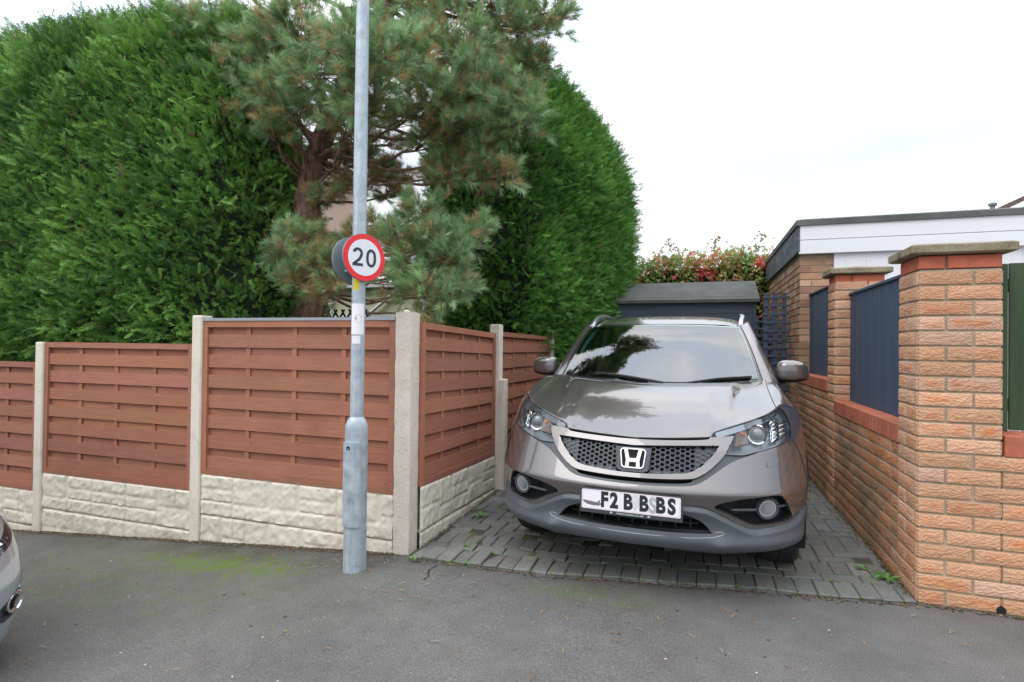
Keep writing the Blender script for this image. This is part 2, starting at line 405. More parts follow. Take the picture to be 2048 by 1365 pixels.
def weed(name, x, y, h, n, label):
    b = MB()
    for _ in range(n):
        a = rn.uniform(0, 6.28); e = Vector((math.cos(a), math.sin(a), 0)); pe = Vector((-e.y, e.x, 0)); L_ = h*rn.uniform(.6, 1.1)
        steps = 7; c = rn.choice([(.09,.22,.03),(.13,.30,.05),(.07,.17,.03)]); p = Vector((x, y, gz(x, y)+.02)); V = []; rise = rn.uniform(.6, 1.3)
        for i in range(steps+1):
            t = i/steps; q = p+e*L_*t+Vector((0,0,L_*rise*(t-t*t*.85))); wd = h*.12*math.sin(math.pi*min(1,.15+t*.85))*(1.0 if i % 2 else .5)
            V += [q-pe*wd, q+pe*wd]
        b.add(V, [(2*i, 2*i+1, 2*i+3, 2*i+2) for i in range(steps)], c)
    return tag(b.obj(name, m_gr, recalc=False), label, 'weed', 'weeds along the drive')
weed('weed', 1.045, 3.70, .10, 14, 'leafy green weed growing at the foot of the brick wall on the drive')
weed('weed', .96, 3.82, .07, 8, 'small green weed sprouting from paving just behind the bigger weed by the brick wall')
weed('weed', -1.70, 3.12, .05, 8, 'low green weed at the foot of the rendered corner post')
weed('weed', -1.45, 3.42, .05, 10, 'small grassy weed in the sunken paving beside the side fence boards')
weed('weed', -1.60, 4.05, .09, 9, 'grassy weed growing against the stone-faced boards of the side fence')

# ================================================================== BRICKWORK
def brick_mat(name, relief=.5, mossy=.3, wavy=True):
    m = mat(name, rough=.88); nt = m.node_tree
    n2 = noise(m, 90, 4, .7); n3 = noise(m, 3, 5, .6)
    if wavy:
        wv = nt.nodes.new('ShaderNodeTexWave'); wv.bands_direction = 'Z'; wv.inputs['Scale'].default_value = 15; wv.inputs['Distortion'].default_value = 13
        wv.inputs['Detail'].default_value = 2.5; wv.inputs['Detail Scale'].default_value = 1.6; wv.inputs['Detail Roughness'].default_value = .6
        t = nt.nodes.new('ShaderNodeTexCoord'); nt.links.new(t.outputs['Object'], wv.inputs[0]); n1 = wv.outputs['Fac']
    else: n1 = noise(m, 30, 4)
    c = mix(m, attr(m), ramp(m, n1, [(.0, (.84,.70,.62)), (.22, (1,.98,.97)), (1, (1.04,1.04,1.05))]), .55, 'MULTIPLY')
    c = mix(m, c, ramp(m, n2, [(.3, .84), (.7, 1.15)]), .7, 'MULTIPLY')
    c = mix(m, c, ramp(m, noise(m, 1.3, 4), [(.3, .84), (.7, 1.12)]), .8, 'MULTIPLY')
    c = mix(m, c, (.11,.105,.055), math_(m, 'MULTIPLY', ramp(m, n3, [(.45, 0.), (.72, 1.)]), mossy))
    setc(m, c); bump(m, math_(m, 'ADD', math_(m, 'MULTIPLY', n1, 1.0), math_(m, 'MULTIPLY', n2, .15)), relief, .007)
    return m
m_rust = brick_mat('rustic_buff_brick', .38, .14)
m_rustw = brick_mat('rustic_wall_brick', .35, .65)
m_gbr = brick_mat('garage_brick', .15, .35, False)
m_red = mat('red_engineering_brick', rough=.8); setc(m_red, mix(m_red, attr(m_red), ramp(m_red, noise(m_red, 14, 6, .7), [(.35, .75), (.55, 1.), (.8, 1.35)]), .8, 'MULTIPLY')); bump(m_red, noise(m_red, 120), .25, .004)
m_mort = mat('mortar', (.30,.25,.17), .95); setc(m_mort, ramp(m_mort, noise(m_mort, 6, 6, .7), [(.3, (.24,.20,.135)), (.5, (.40,.33,.23)), (.75, (.52,.44,.33))])); bump(m_mort, noise(m_mort, 150), .5, .005)
BUFF = [(.62,.36,.22),(.64,.39,.25),(.61,.34,.20),(.63,.40,.28),(.60,.35,.21)]
WALLB = [(.47,.26,.14),(.44,.23,.12),(.48,.29,.17),(.41,.23,.13),(.46,.27,.15)]
GARB = [(.44,.23,.14),(.50,.29,.18),(.34,.17,.12),(.46,.29,.18),(.40,.23,.14),(.52,.33,.21)]
CH, CL = .0802, .2405        # course height and brick+joint length
def brick_face(mb, p0, u, n, length, z0, courses, pal, rr, joint=.011, proud=.006, off=0, ends=(0,0), hole=None, zf=None):
    """bricks on a vertical face: start p0, direction u, outward normal n"""
    u = Vector(u); n = Vector(n); Z = Vector((0,0,1))
    M = Matrix((u, n, Z)).transposed()
    for c in range(courses):
        s_ = -(CL/2 if (c+off) % 2 else 0.)
        z = z0+c*CH; random.seed(c)
        while s_ < length-.01:
            a = max(s_, 0)+ (0 if s_ <= 0 and ends[0] else joint/2); b = min(s_+CL, length) - (0 if s_+CL >= length-.001 and ends[1] else joint/2)
            if b-a > .015 and not (hole and hole(s_, c)):
                t = rr.uniform(.86, 1.12); k = rr.choice(pal); j = rr.uniform(-.0015, .0015)
                cc = Vector(p0)+u*((a+b)/2)+n*(proud/2+j-.02)+Z*(z+CH/2)
                mb.box(cc, (b-a, proud+.04, CH-joint), M, bev=.0035, tint=(k[0]*t, k[1]*t, k[2]*t))
                if pal is not GARB:      # split face: relief and the orange heart of each brick
                    gx_ = np.linspace(a+.003, b-.003, max(4, int((b-a)/.017))); gz_ = np.linspace(z+joint/2+.003, z+CH-joint/2-.003, 6); GXX, GZZ = np.meshgrid(gx_, gz_)
                    e_ = np.clip(np.minimum(np.minimum(GXX-gx_[0], gx_[-1]-GXX)/.03, np.minimum(GZZ-gz_[0], gz_[-1]-GZZ)/.02), 0, 1)
                    sd__ = rr.randint(0, 40); hh_ = e_*(.003+.0024*vnoise(GXX*.35, GZZ, sd__, 150, 4)); ow = e_*np.clip(.5+.7*vnoise(GXX*.5, GZZ, sd__*1.7, 55, 8), 0, 1)*rr.choice([.2, .5, .8, 1, 1])
                    org = np.array([.62, .215, .075])*t; bf = np.array(k)*t; VV = []; nxx = len(gx_)
                    base_i = len(mb.V)
                    for jj in range(6):
                        for ii in range(nxx):
                            q_ = Vector(p0)+u*float(GXX[jj, ii])+n*(proud+j+.0004+float(hh_[jj, ii])); q_.z = p0[2]+float(GZZ[jj, ii]); mb.V.append(tuple(q_)); cl = bf*(1-ow[jj, ii])+org*ow[jj, ii]; mb.T.append(tuple(cl))
                    mb.F += [tuple(base_i+x_ for x_ in (jj*nxx+ii, jj*nxx+ii+1, (jj+1)*nxx+ii+1, (jj+1)*nxx+ii)) for jj in range(5) for ii in range(nxx-1)]
            s_ += CL
rr = random.Random(5)
XW, YW = 1.12, 3.471
# --- garden wall beside the drive
wall = thing('garden_wall', 'rustic buff brick garden wall along the drive, with capped pillars and navy panels', 'wall', (XW, YW, 0))
mb = MB(); core = MB()
P0Z = -.16
def pillar(X0, Y0, wX, wY, ztop, z0=P0Z, skip=0):
    """brick pillar > body, mortar, brick band, cap"""
    b = MB(); nC = int(round((ztop-z0)/CH))
    h = wX
    brick_face(b, (X0, Y0, 0), (1,0,0), (0,-1,0), wX, z0+skip*CH, nC-skip, BUFF, rr, ends=(1,1), off=1+nC+skip)
    brick_face(b, (X0, Y0+wY, 0), (0,-1,0), (-1,0,0), wY, z0, nC, BUFF, rr, ends=(1,0), off=1)
    brick_face(b, (X0+wX, Y0, 0), (0,1,0), (1,0,0), wY, z0, nC, BUFF, rr, off=1)
    brick_face(b, (X0+wX, Y0+wY, 0), (-1,0,0), (0,1,0), wX, z0, nC, BUFF, rr, off=0)
    p = b.obj('brick_pillar', m_rust, wall); tag(p)
    c = MB(); c.box((X0+wX/2, Y0+wY/2, (z0+ztop)/2), (wX-.006, wY-.006, ztop-z0)); c.obj('mortar', m_mort, p)
    r_ = MB(); hb = .072
    e = .002
    r_.box((X0+wX/2, Y0+wY/2, ztop+hb/2+.004), (wX-.03, wY-.03, hb), tint=(.42,.35,.26))
    q = (wX-.011)/2
    r_.box((X0+.115/2, Y0+wY/2, ztop+hb/2+.004), (.115, wY, hb-.004), bev=.003, tint=(.50,.13,.07))
    r_.box((X0+.126+(wX-.126)/2, Y0+.05, ztop+hb/2+.004), (wX-.128, .105, hb-.004), bev=.003, tint=(.53,.14,.075))
    r_.box((X0+.126+(wX-.126)/2, Y0+wY-.05, ztop+hb/2+.004), (wX-.128, .105, hb-.004), bev=.003, tint=(.50,.13,.07))
    r_.obj('red_brick_band', m_red, p)
    cp = MB(); zc = ztop+hb+.008; o = .048; t = .045; hp = .028
    xa, xb, ya, yb = X0-o, X0+wX+o, Y0-o, Y0+wY+o; cx, cy = (xa+xb)/2, (ya+yb)/2; i = .012
    V = [(xa+i,ya+i,zc),(xb-i,ya+i,zc),(xb-i,yb-i,zc),(xa+i,yb-i,zc),(xa,ya,zc+.008),(xb,ya,zc+.008),(xb,yb,zc+.008),(xa,yb,zc+.008),
         (xa,ya,zc+t),(xb,ya,zc+t),(xb,yb,zc+t),(xa,yb,zc+t),(xa+i,ya+i,zc+t+.008),(xb-i,ya+i,zc+t+.008),(xb-i,yb-i,zc+t+.008),(xa+i,yb-i,zc+t+.008),(cx,cy,zc+t+.008+hp)]
    F = [(3,2,1,0)]+[(a,(a+1)%4,4+(a+1)%4,4+a) for a in range(4)]+[(4+a,4+(a+1)%4,8+(a+1)%4,8+a) for a in range(4)]+[(8+a,8+(a+1)%4,12+(a+1)%4,12+a) for a in range(4)]+[(12+a,12+(a+1)%4,16) for a in range(4)]
    cp.add(V, F); cp.obj('cap_stone', m_cap, p)
m_cap = mat('cast_cap_stone', rough=.92)
cc = ramp(m_cap, noise(m_cap, 9, 8, .75), [(.28, (.10,.085,.045)), (.45, (.24,.20,.13)), (.6, (.33,.28,.19)), (.75, (.17,.15,.09))])
cc = mix(m_cap, cc, ramp(m_cap, noise(m_cap, 180, 3), [(.3, .6), (.7, 1.35)]), .8, 'MULTIPLY'); setc(m_cap, cc); bump(m_cap, noise(m_cap, 120, 4), .7, .006)
pillar(XW, YW, .362, .285, 1.768, skip=12)
NC1 = int(round((1.768-P0Z)/CH))
YP2 = 5.34
pillar(XW, YP2, .362, .25, 1.905, 0.0-.16+.0)
# low wall runs: near (between pillars), far (to the garage)
yn0, yn1 = YW+.285, YP2; zb1 = P0Z+CH*12.25
wb = MB()
def low_run(ya, yb, ztop):
    n_ = int(round((ztop-P0Z)/CH)); L_ = yb-ya
    brick_face(wb, (XW+.0045, yb, 0), (0,-1,0), (-1,0,0), L_, P0Z, n_, WALLB, rr, off=1, proud=.0055)
    c = MB(); c.box((XW+.12, (ya+yb)/2, (P0Z+P0Z+n_*CH)/2), (.232, L_-.002, n_*CH)); 
    return n_, c
n1_, c1 = low_run(yn0, yn1, .815); n2_, c2 = low_run(YP2+.25, 7.1, .985)
wo = wb.obj('brick_courses', m_rustw, wall); c1.obj('mortar', m_mort, wo); c2.obj('mortar', m_mort, wo)
def coping(ya, yb, z, h=.108):
    b = MB(); y = ya
    nn = int(round((yb-ya)/.0785)); st = (yb-ya)/nn
    for i in range(nn):
        t = rr.uniform(.85, 1.12); b.box((XW+.112, ya+(i+.5)*st, z+h/2), (.246, st-.009, h), bev=.003, tint=(.45*t,.135*t,.075*t))
    b.box((XW+.113, (ya+yb)/2, z+h/2-.002), (.238, yb-ya-.004, h-.008), tint=(.36,.28,.2))
    b.obj('soldier_coping', m_red, wall)
coping(yn0, yn1, P0Z+n1_*CH); coping(YP2+.25, 7.1, P0Z+n2_*CH)
m_navy = mat('navy_painted_wood', (.045,.07,.11), .75)
vv_ = mapped(m_navy, (14, 14, .8)); setc(m_navy, ramp(m_navy, noise(m_navy, 1.5, 5, .6, vec=vv_), [(.3, (.038,.062,.104)), (.7, (.058,.090,.140))])); bump(m_navy, noise(m_navy, 2, 5, vec=vv_), .4, .006)
def navy_panel(ya, yb, z0, z1):
    b = MB(); n_ = int((yb-ya)/.098); st = (yb-ya)/n_
    for i in range(n_):
        b.box((XW+.115+(i % 2)*.0025, ya+(i+.5)*st, (z0+z1)/2), (.014, st+.012, z1-z0), bev=.002)
    b.box((XW+.118, (ya+yb)/2, z1+.012), (.045, yb-ya, .022), bev=.003)
    b.obj('navy_fence_panel', m_navy, wall)
navy_panel(yn0, yn1-.003, P0Z+n1_*CH+.108, 1.80)
navy_panel(YP2+.253, 7.09, P0Z+n2_*CH+.108, 1.955)
# --- return wall to the right of the pillar
ret = thing('garden_wall', 'buff brick wall right of the big pillar, topped with red bricks and green boards', 'wall', (XW+.37, YW, 0))
rb = MB(); L_ = 3.2; x0 = XW+.362
nR = int(round((.80-P0Z)/CH))
brick_face(rb, (XW, YW, 0), (1,0,0), (0,-1,0), L_+.362, P0Z, nR, BUFF, rr, ends=(1,0), off=1+NC1)
ro = rb.obj('brick_courses', m_rust, ret)
c = MB(); c.box((x0+L_/2+.002, YW+.1235, P0Z+nR*CH/2), (L_-.004, .241, nR*CH)); c.obj('mortar', m_mort, ro)
# weep hole
wh = MB(); wh.tube([(1.478, YW-.012, .022), (1.478, YW+.05, .022)], .021, 10); m_blk = mat('dark_hollow', (.008,.008,.008), .9); wh.obj('drain_hole', m_blk, ret)
b = MB()
for i in range(int(L_/.0785)):
    xx = x0+.01+i*.0865+.04
    if xx > x0+L_: break
    t = rr.uniform(.9, 1.1); b.box((xx, YW+.118, P0Z+nR*CH+.054), (.0775, .25, .108), bev=.003, tint=(.48*t,.14*t,.08*t))
b.box((x0+.01+L_/2, YW+.118, P0Z+nR*CH+.052), (L_-.02, .24, .10), tint=(.36,.28,.2)); b.obj('soldier_coping', m_red, ret)
m_green = mat('green_stained_wood', (.05,.1,.05), .8)
vg = mapped(m_green, (11, 11, .9)); setc(m_green, ramp(m_green, noise(m_green, 1.6, 6, .65, vec=vg), [(.3, (.030,.058,.026)), (.55, (.05,.088,.038)), (.75, (.10,.11,.05))])); bump(m_green, noise(m_green, 2, 5, vec=vg), .5, .006)
b = MB(); zg = P0Z+nR*CH+.108
for i in range(26):
    b.box((x0+.055+i*.118, YW+.20+(i % 2)*.018, (zg+1.815+.012*math.sin(i))/2), (.105, .016, 1.815-zg), bev=.003)
for zz in (1.05, 1.7): b.box((x0+L_/2, YW+.235, zz), (L_-.05, .03, .07))
b.obj('green_board_fence', m_green, ret)

# ================================================================== GARAGE
m_white = mat('white_upvc', (.80,.80,.82), .35)
m_felt = mat('mineral_felt', rough=.95); setc(m_felt, mix(m_felt, (.115,.125,.12), ramp(m_felt, noise(m_felt, 120, 3), [(.3, .6), (.7, 1.4)]), 1.0, 'MULTIPLY')); setc(m_felt, mix(m_felt, ramp(m_felt, noise(m_felt, 3, 6), [(.3, (.075,.085,.08)), (.7, (.15,.155,.145))]), ramp(m_felt, noise(m_felt, 150, 3), [(.3, .7), (.7, 1.3)]), 1.0, 'MULTIPLY')); bump(m_felt, noise(m_felt, 200), .4, .004)
m_slate = mat('dark_painted_board', rough=.7); setc(m_slate, ramp(m_slate, noise(m_slate, 9, 6, .7), [(.35, (.05,.065,.08)), (.55, (.10,.12,.14)), (.72, (.36,.40,.43))]))
GX, GY = XW+.004, 7.1
gar = thing('garage', 'flat-roofed brick garage with white fascia boards behind the right-hand wall', 'garage', (GX, GY, 0))
b = MB(); brick_face(b, (GX, GY+3.6, 0), (0,-1,0), (-1,0,0), 3.6, -.1, 31, GARB, rr, proud=.004, ends=(0,1))
brick_face(b, (GX, GY, 0), (1,0,0), (0,-1,0), .34, -.1, 31, GARB, rr, proud=.004, ends=(1,1)); g1 = b.obj('brick_wall', m_gbr, gar)
c = MB(); c.box((GX+1.9, GY+1.8, 1.19), (3.79, 3.59, 2.56)); c.obj('mortar', m_mort, g1)
b = MB(); b.box((GX+.34+1.4, GY-.012, 1.2), (2.8, .05, 2.5), bev=.004)
for i in range(14): b.box((GX+.46+i*.2, GY-.04, 1.2), (.006, .008, 2.4))
b.obj('white_garage_door', m_white, gar)
b = MB()
for z0, z1, pr in ((2.595, 2.76, .0), (2.45, 2.589, .004)):
    b.box((GX+.0+2.0, GY-.07-pr, (z0+z1)/2), (4.03, .03, z1-z0), bev=.004)
b.box((GX+.0+2.0, GY-.065, 2.445), (4.05, .05, .022), bev=.004)
b.obj('white_fascia', m_white, gar)
b = MB(); b.box((GX-.027, GY+1.8, 2.605), (.025, 3.76, .30), bev=.003); b.obj('side_fascia', m_slate, gar)
b = MB(); xa, xb, ya, yb = GX-.055, GX+4.0, GY-.105, GY+3.72
b.add([(xa,ya,2.758),(xb,ya,2.758),(xb,yb,2.758),(xa,yb,2.758),(xa,ya,2.82),(xb,ya,2.82),(xb,yb,2.82),(xa,yb,2.82),(xa+.06,ya+.06,2.842),(xb,ya+.06,2.842),(xb,yb-.06,2.842),(xa+.06,yb-.06,2.842)],
      [(3,2,1,0)]+[(k,(k+1)%4,4+(k+1)%4,4+k) for k in range(4)]+[(4+k,4+(k+1)%4,8+(k+1)%4,8+k) for k in range(4)]+[(8,9,10,11)])
b.obj('felt_roof', m_felt, gar)

# ================================================================== SHED
m_shed = mat('navy_shiplap', rough=.6); vs = mapped(m_shed, (1, 1, 16)); setc(m_shed, ramp(m_shed, noise(m_shed, 2, 5, vec=vs), [(.3, (.052,.066,.095)), (.7, (.075,.09,.122))]))
SX0, SX1, SY = -1.184, .785, 8.5
shed = thing('shed', 'low navy wooden shed with grey felt roof at the end of the drive', 'shed', (-.2, SY, 0))
b = MB(); hB = .122; z = .02
while z < 1.98:
    x0_, x1_ = SX0+.03, SX1-.03
    for (cx, cy, dx, dy) in (((x0_+x1_)/2, SY, x1_-x0_, .018), ((x0_+x1_)/2, SY+1.3, x1_-x0_, .018), (x0_, SY+.65, .018, 1.3), (x1_, SY+.65, .018, 1.3)):
        b.box((cx, cy, z+.055), (dx, dy, .110)); 
        b.box((cx, cy, z+.116), (max(dx-.012, .006), max(dy-.012, .006), .012))
    z += hB
b.obj('shiplap_wall', m_shed, shed)
for xx in (SX0+.02, SX1-.02): b = MB(); b.box((xx, SY-.008, 1.0), (.05, .03, 1.98), bev=.003); b.obj('corner_trim', m_shed, shed)
b = MB(); ea, eb = SX0-.07, SX1+.045; y0, y1, ym = SY-.09, SY+1.38, SY+.645; ze, zr = 2.05, 2.385
b.add([(ea,y0,ze-.045),(eb,y0,ze-.045),(eb,y0-.004,ze),(ea,y0-.004,ze),(ea+.0,ym,zr),(eb-.0,ym,zr),(ea,y1,ze),(eb,y1,ze),(eb,y1,ze-.045),(ea,y1,ze-.045)],
      [(0,1,2,3),(3,2,5,4),(4,5,7,6),(6,7,8,9),(0,3,4,6,9),(1,8,7,5,2),(0,9,8,1)])
b.obj('felt_roof', mat('shed_felt', rough=.95), shed)
mf = bpy.data.materials['shed_felt']; setc(mf, mix(mf, ramp(mf, noise(mf, 4, 6, .7), [(.3, (.085,.085,.078)), (.7, (.135,.132,.122))]), ramp(mf, noise(mf, 220, 2), [(.3, .7), (.7, 1.3)]), .8, 'MULTIPLY')); bump(mf, noise(mf, 6, 5), .3, .03)

# ---- navy lattice screens beside the shed
def lattice(name, label, cat, xa, xb, y, z0, z1, st, wd, m, diag=False, th=.012, rot=0.):
    t = thing(name, label, cat, (xa, y, z0))
    b = MB()
    if not diag:
        x = xa
        while x < xb+.001: b.box((x, y, (z0+z1)/2), (wd, th, z1-z0), bev=.002); x += st
        b2 = MB(); z = z0
        while z < z1+.001: b2.box(((xa+xb)/2, y-th-.001, z), (xb-xa+wd*1.3, th, wd*.62), bev=.002); z += st
        b.obj('upright_laths', m, t); b2.obj('cross_laths', m, t)
    else:
        for s_ in (-1, 1):
            bb = MB(); h = z1-z0; x = xa-h
            while x < xb+h:
                pts = []
                xA, xB = (x, x+s_*h*.62)
                # clip
                def clip(xx0, xx1):
                    t0, t1 = 0., 1.; d = xx1-xx0
                    for lo, hi in ((xa, xb),):
                        if d > 0: t0 = max(t0, (lo-xx0)/d); t1 = min(t1, (hi-xx0)/d)
                        else: t0 = max(t0, (hi-xx0)/d); t1 = min(t1, (lo-xx0)/d)
                    return t0, t1
                t0, t1 = clip(xA, xB)
                if t1 > t0:
                    p = Vector((xA+(xB-xA)*t0, y+s_*th*.55, z0+h*t0)); q = Vector((xA+(xB-xA)*t1, y+s_*th*.55, z0+h*t1))
                    d = (q-p); nn = Vector((-d.z, 0, d.x)).normalized()*wd/2; e = Vector((0, th/2, 0))
                    V = [p-nn-e, p+nn-e, q+nn-e, q-nn-e, p-nn+e, p+nn+e, q+nn+e, q-nn+e]
                    bb.add(V, [(0,1,2,3),(7,6,5,4),(0,4,5,1),(2,6,7,3),(1,5,6,2),(0,3,7,4)])
                x += st
            bb.obj('laths', m, t)
    return t
m_latt = mat('navy_lattice', (.050,.072,.115), .7)
lattice('lattice_screen', 'taller navy square lattice screen next to the garage wall', 'lattice', .82, 1.06, 7.6, .1, 2.05, .105, .048, m_latt)
lattice('lattice_screen', 'lower navy square lattice screen against the shed corner', 'lattice', .77, 1.05, 8.2, .1, 1.79, .095, .045, m_latt)
m_bt = mat('weathered_brown_lath', (.16,.10,.06), .85)
lattice('diamond_trellis', 'brown expanding diamond trellis below the hedge, left of the shed', 'trellis', -2.15, -1.22, 8.9, .9, 1.98, .155, .02, m_bt, diag=True)
m_dt = mat('dark_lath', (.02,.02,.022), .8)
lattice('diamond_trellis', 'small dark diamond trellis in the gap right of the pine trunk', 'trellis', -5.45, -4.6, 7.0, 1.3, 1.86, .13, .025, m_dt, diag=True)

# ================================================================== FENCES
m_slat = mat('red_brown_fence_paint', rough=.72)
vw = mapped(m_slat, (2.5, 2.5, 40)); sc_ = mix(m_slat, attr(m_slat), ramp(m_slat, noise(m_slat, 2, 5, .65, vec=vw), [(.3, .82), (.6, 1.04), (.8, 1.2)]), .9, 'MULTIPLY')
sc_ = mix(m_slat, sc_, (.20,.125,.085), ramp(m_slat, noise(m_slat, 6, 7, .7), [(.62, 0.), (.78, .45)])); sc_ = mix(m_slat, sc_, (.13,.055,.035), ramp(m_slat, noise(m_slat, 1.7, 6, .7), [(.5, 0.), (.8, .5)])); sc_ = mix(m_slat, sc_, (.06,.03,.02), ramp(m_slat, noise(m_slat, 22, 2), [(.74, 0.), (.80, .8)])); setc(m_slat, sc_); bump(m_slat, noise(m_slat, 3, 5, vec=vw), .35, .005)
m_conc = mat('cream_masonry_paint', rough=.85)
cc = ramp(m_conc, noise(m_conc, 4, 6, .7), [(.25, (.47,.42,.34)), (.45, (.67,.61,.50)), (.75, (.73,.67,.56))])
oz = xyz(m_conc)
cc = mix(m_conc, cc, (.28,.24,.17), math_(m_conc, 'MULTIPLY', ramp(m_conc, noise(m_conc, 11, 7, .75), [(.5, 0.), (.75, .8)]), .5)); setc(m_conc, cc)
bump(m_conc, math_(m_conc, 'ADD', noise(m_conc, 60, 5), noise(m_conc, 18, 4)), .35, .006)
m_rend = mat('rough_pebbled_post', (.62,.56,.47), .9)
cc = ramp(m_rend, noise(m_rend, 9, 6, .7), [(.3, (.58,.51,.42)), (.7, (.68,.61,.53))]); setc(m_rend, cc); bump(m_rend, ramp(m_rend, noise(m_rend, 70, 3, .6), [(.5, 0.), (.66, 1.)]), .5, .005)
SLC = (.355, .138, .080)
def fence_panel(parent, p0, p1, zb0, zt0, zb1, zt1, n_sl, label=None, facing_n=(0,-1,0), ndiv=3, felt=False):
    """panel from p0 to p1 (xy); bottoms and tops at both ends; slats proud toward facing_n"""
    p0 = Vector((p0[0], p0[1], 0)); p1 = Vector((p1[0], p1[1], 0)); n = Vector(facing_n); U = (p1-p0); Ln = U.length; U.normalize()
    def P(s_, t, d): zb = zb0+(zb1-zb0)*s_; zt = zt0+(zt1-zt0)*s_; q = p0+U*(s_*Ln)+n*d; q.z = zb+(zt-zb)*t; return q
    def slab(mb, s0, s1, t0, t1, d0, d1, tint, nseg=1, wave=0., ph=0.):
        V = []; F = []
        for i in range(nseg+1):
            s_ = s0+(s1-s0)*i/nseg; wv = wave*math.sin(ph+s_*7)
            V += [P(s_, t0, d0+wv), P(s_, t1, d0+wv), P(s_, t1, d1+wv*1.), P(s_, t0, d1+wv)]
        for i in range(nseg):
            for k in range(4): F.append((i*4+k, i*4+(k+1) % 4, (i+1)*4+(k+1) % 4, (i+1)*4+k))
        F += [(3,2,1,0), tuple(nseg*4+k for k in range(4))]; mb.add(V, F, tint)
    def tnt(): t = rr.uniform(.86, 1.12); return (SLC[0]*t, SLC[1]*t*rr.uniform(.95, 1.08), SLC[2]*t*rr.uniform(.9, 1.12))
    H_ = zt0-zb0; fr = .045/Ln; ft = .045/H_
    pan = MB()
    # frame
    slab(pan, 0, fr, 0, 1, -.02, .028, tnt()); slab(pan, 1-fr, 1, 0, 1, -.02, .028, tnt())
    slab(pan, fr, 1-fr, 1-ft, 1, -.02, .030, tnt(), 6); slab(pan, fr, 1-fr, 0, ft*.9, -.02, .030, tnt(), 6)
    fo = pan.obj('fence_panel', m_slat, parent)
    if label: fo['label'] = label
    pitch_ = (1-1.9*ft)/n_sl
    bk = MB(); slf = MB()
    for k in range(n_sl+1):     # back slats
        t0 = .9*ft+pitch_*(k-.02) ; t0 = max(t0, .9*ft)+.001
        c0 = .9*ft+pitch_*k+pitch_*.55
        slab(bk, fr, 1-fr, min(c0-.012, .97), min(c0+pitch_*.5, 1-ft-.002), -.012, -.004, tnt(), 6, .002, rr.uniform(0, 6))
    slab(bk, fr, 1-fr, .9*ft, 1-ft, -.019, -.0135, (.14,.05,.03))
    bk.obj('back_slats', m_slat, fo)
    bt = MB()
    for k in range(1, ndiv+1):
        s_ = k/(ndiv+1.); slab(bt, s_-.019/Ln, s_+.019/Ln, .9*ft, 1-ft, -.003, .009, tnt())
    bt.obj('battens', m_slat, fo)
    for k in range(n_sl):
        t0 = .9*ft+pitch_*k+.002; ph = rr.uniform(0, 6)
        slab(slf, fr, 1-fr, t0, t0+pitch_*.64, .0095, .0165, tnt(), 10, .003, ph)
    slf.obj('front_slats', m_slat, fo)
    if felt:
        fb = MB(); slab(fb, 0, 1, 1.002, 1.02, -.03, .036, (1,1,1), 24, .001); fb.obj('capping_strip', m_capst, fo)
    return fo
m_capst = mat('grey_capping_strip', (.32,.34,.36), .5, metal=.3)
def gravel_board(parent, p0, p1, zt0, zt1, zb0, zb1, n, seed, h=.31):
    """rock-faced concrete boards, stacked down from the top line; the face is real relief"""
    p0 = Vector((p0[0], p0[1], 0)); p1 = Vector((p1[0], p1[1], 0)); n = Vector(n); U = p1-p0; Ln = U.length; U.normalize()
    rs = random.Random(seed)
    depth = max(zt0-zb0, zt1-zb1)
    for row in range(int(math.ceil(depth/h))):
        top0 = zt0-row*h; top1 = zt1-row*h; hh = h-.006
        stones = []; s_ = 0
        while s_ < Ln:
            w_ = rs.uniform(.20, .40)
            k = rs.random()
            if k < .45: stones.append((s_, s_+w_, 0, .5)); stones.append((s_, s_+w_*.5, .5, 1)); stones.append((s_+w_*.5, s_+w_, .5, 1))
            elif k < .8: stones.append((s_, s_+w_, .0, .36)); stones.append((s_, s_+w_, .36, .66)); stones.append((s_, s_+w_, .66, 1))
            else: stones.append((s_, s_+w_*.9, .34, 1)); stones.append((s_, s_+w_, 0, .34))
            s_ += w_
        hs = [rs.uniform(.4, 1) for _ in stones]
        nxg = int(Ln/.011); nzg = 26
        SS, TT = np.meshgrid(np.linspace(0, Ln, nxg), np.linspace(0, 1, nzg))
        Hh = np.zeros_like(SS)
        for (a, b_, c_, d_), hv in zip(stones, hs):
            e = np.minimum(np.minimum(SS-a, b_-SS), np.minimum(TT-c_, d_-TT)*hh)
            Hh = np.maximum(Hh, np.clip(e/.012, 0, 1)*(.010+.006*hv))
        nz_ = vnoise(SS, TT*hh, row*3.1, 34, seed+row)*.5+vnoise(SS, TT*hh, row*2., 75, seed+9)*.32+vnoise(SS*.5, TT*hh*1.2, 0, 14, seed)*.55
        Hh = .80*Hh*(1+.95*nz_)+.002*vnoise(SS, TT*hh, 0, 130, 3)
        edgef = np.clip(np.minimum(TT, 1-TT)*hh/.01, 0, 1); Hh = Hh*edgef
        V = []
        for j in range(nzg):
            for i in range(nxg):
                f_ = SS[j, i]/Ln; z_ = top0+(top1-top0)*f_-hh+TT[j, i]*hh
                q = p0+U*SS[j, i]+n*Hh[j, i]; V.append((q.x, q.y, z_))
        F = [(j*nxg+i, j*nxg+i+1, (j+1)*nxg+i+1, (j+1)*nxg+i) for j in range(nzg-1) for i in range(nxg-1)]
        base_ = len(V)
        for f_, tp in ((0, top0), (1, top1)):
            for z_ in (tp-hh, tp):
                q = p0+U*(Ln*f_)-n*.045; V.append((q.x, q.y, z_))
        F += [(base_, base_+2, nxg-1, 0)[::-1] if False else (0, nxg-1, base_+2, base_), ((nzg-1)*nxg, base_+1, base_+3, nzg*nxg-1), (base_, base_+2, base_+3, base_+1)]
        obj_from('gravel_board', V, F, m_conc, parent, smooth=True, angle=50)
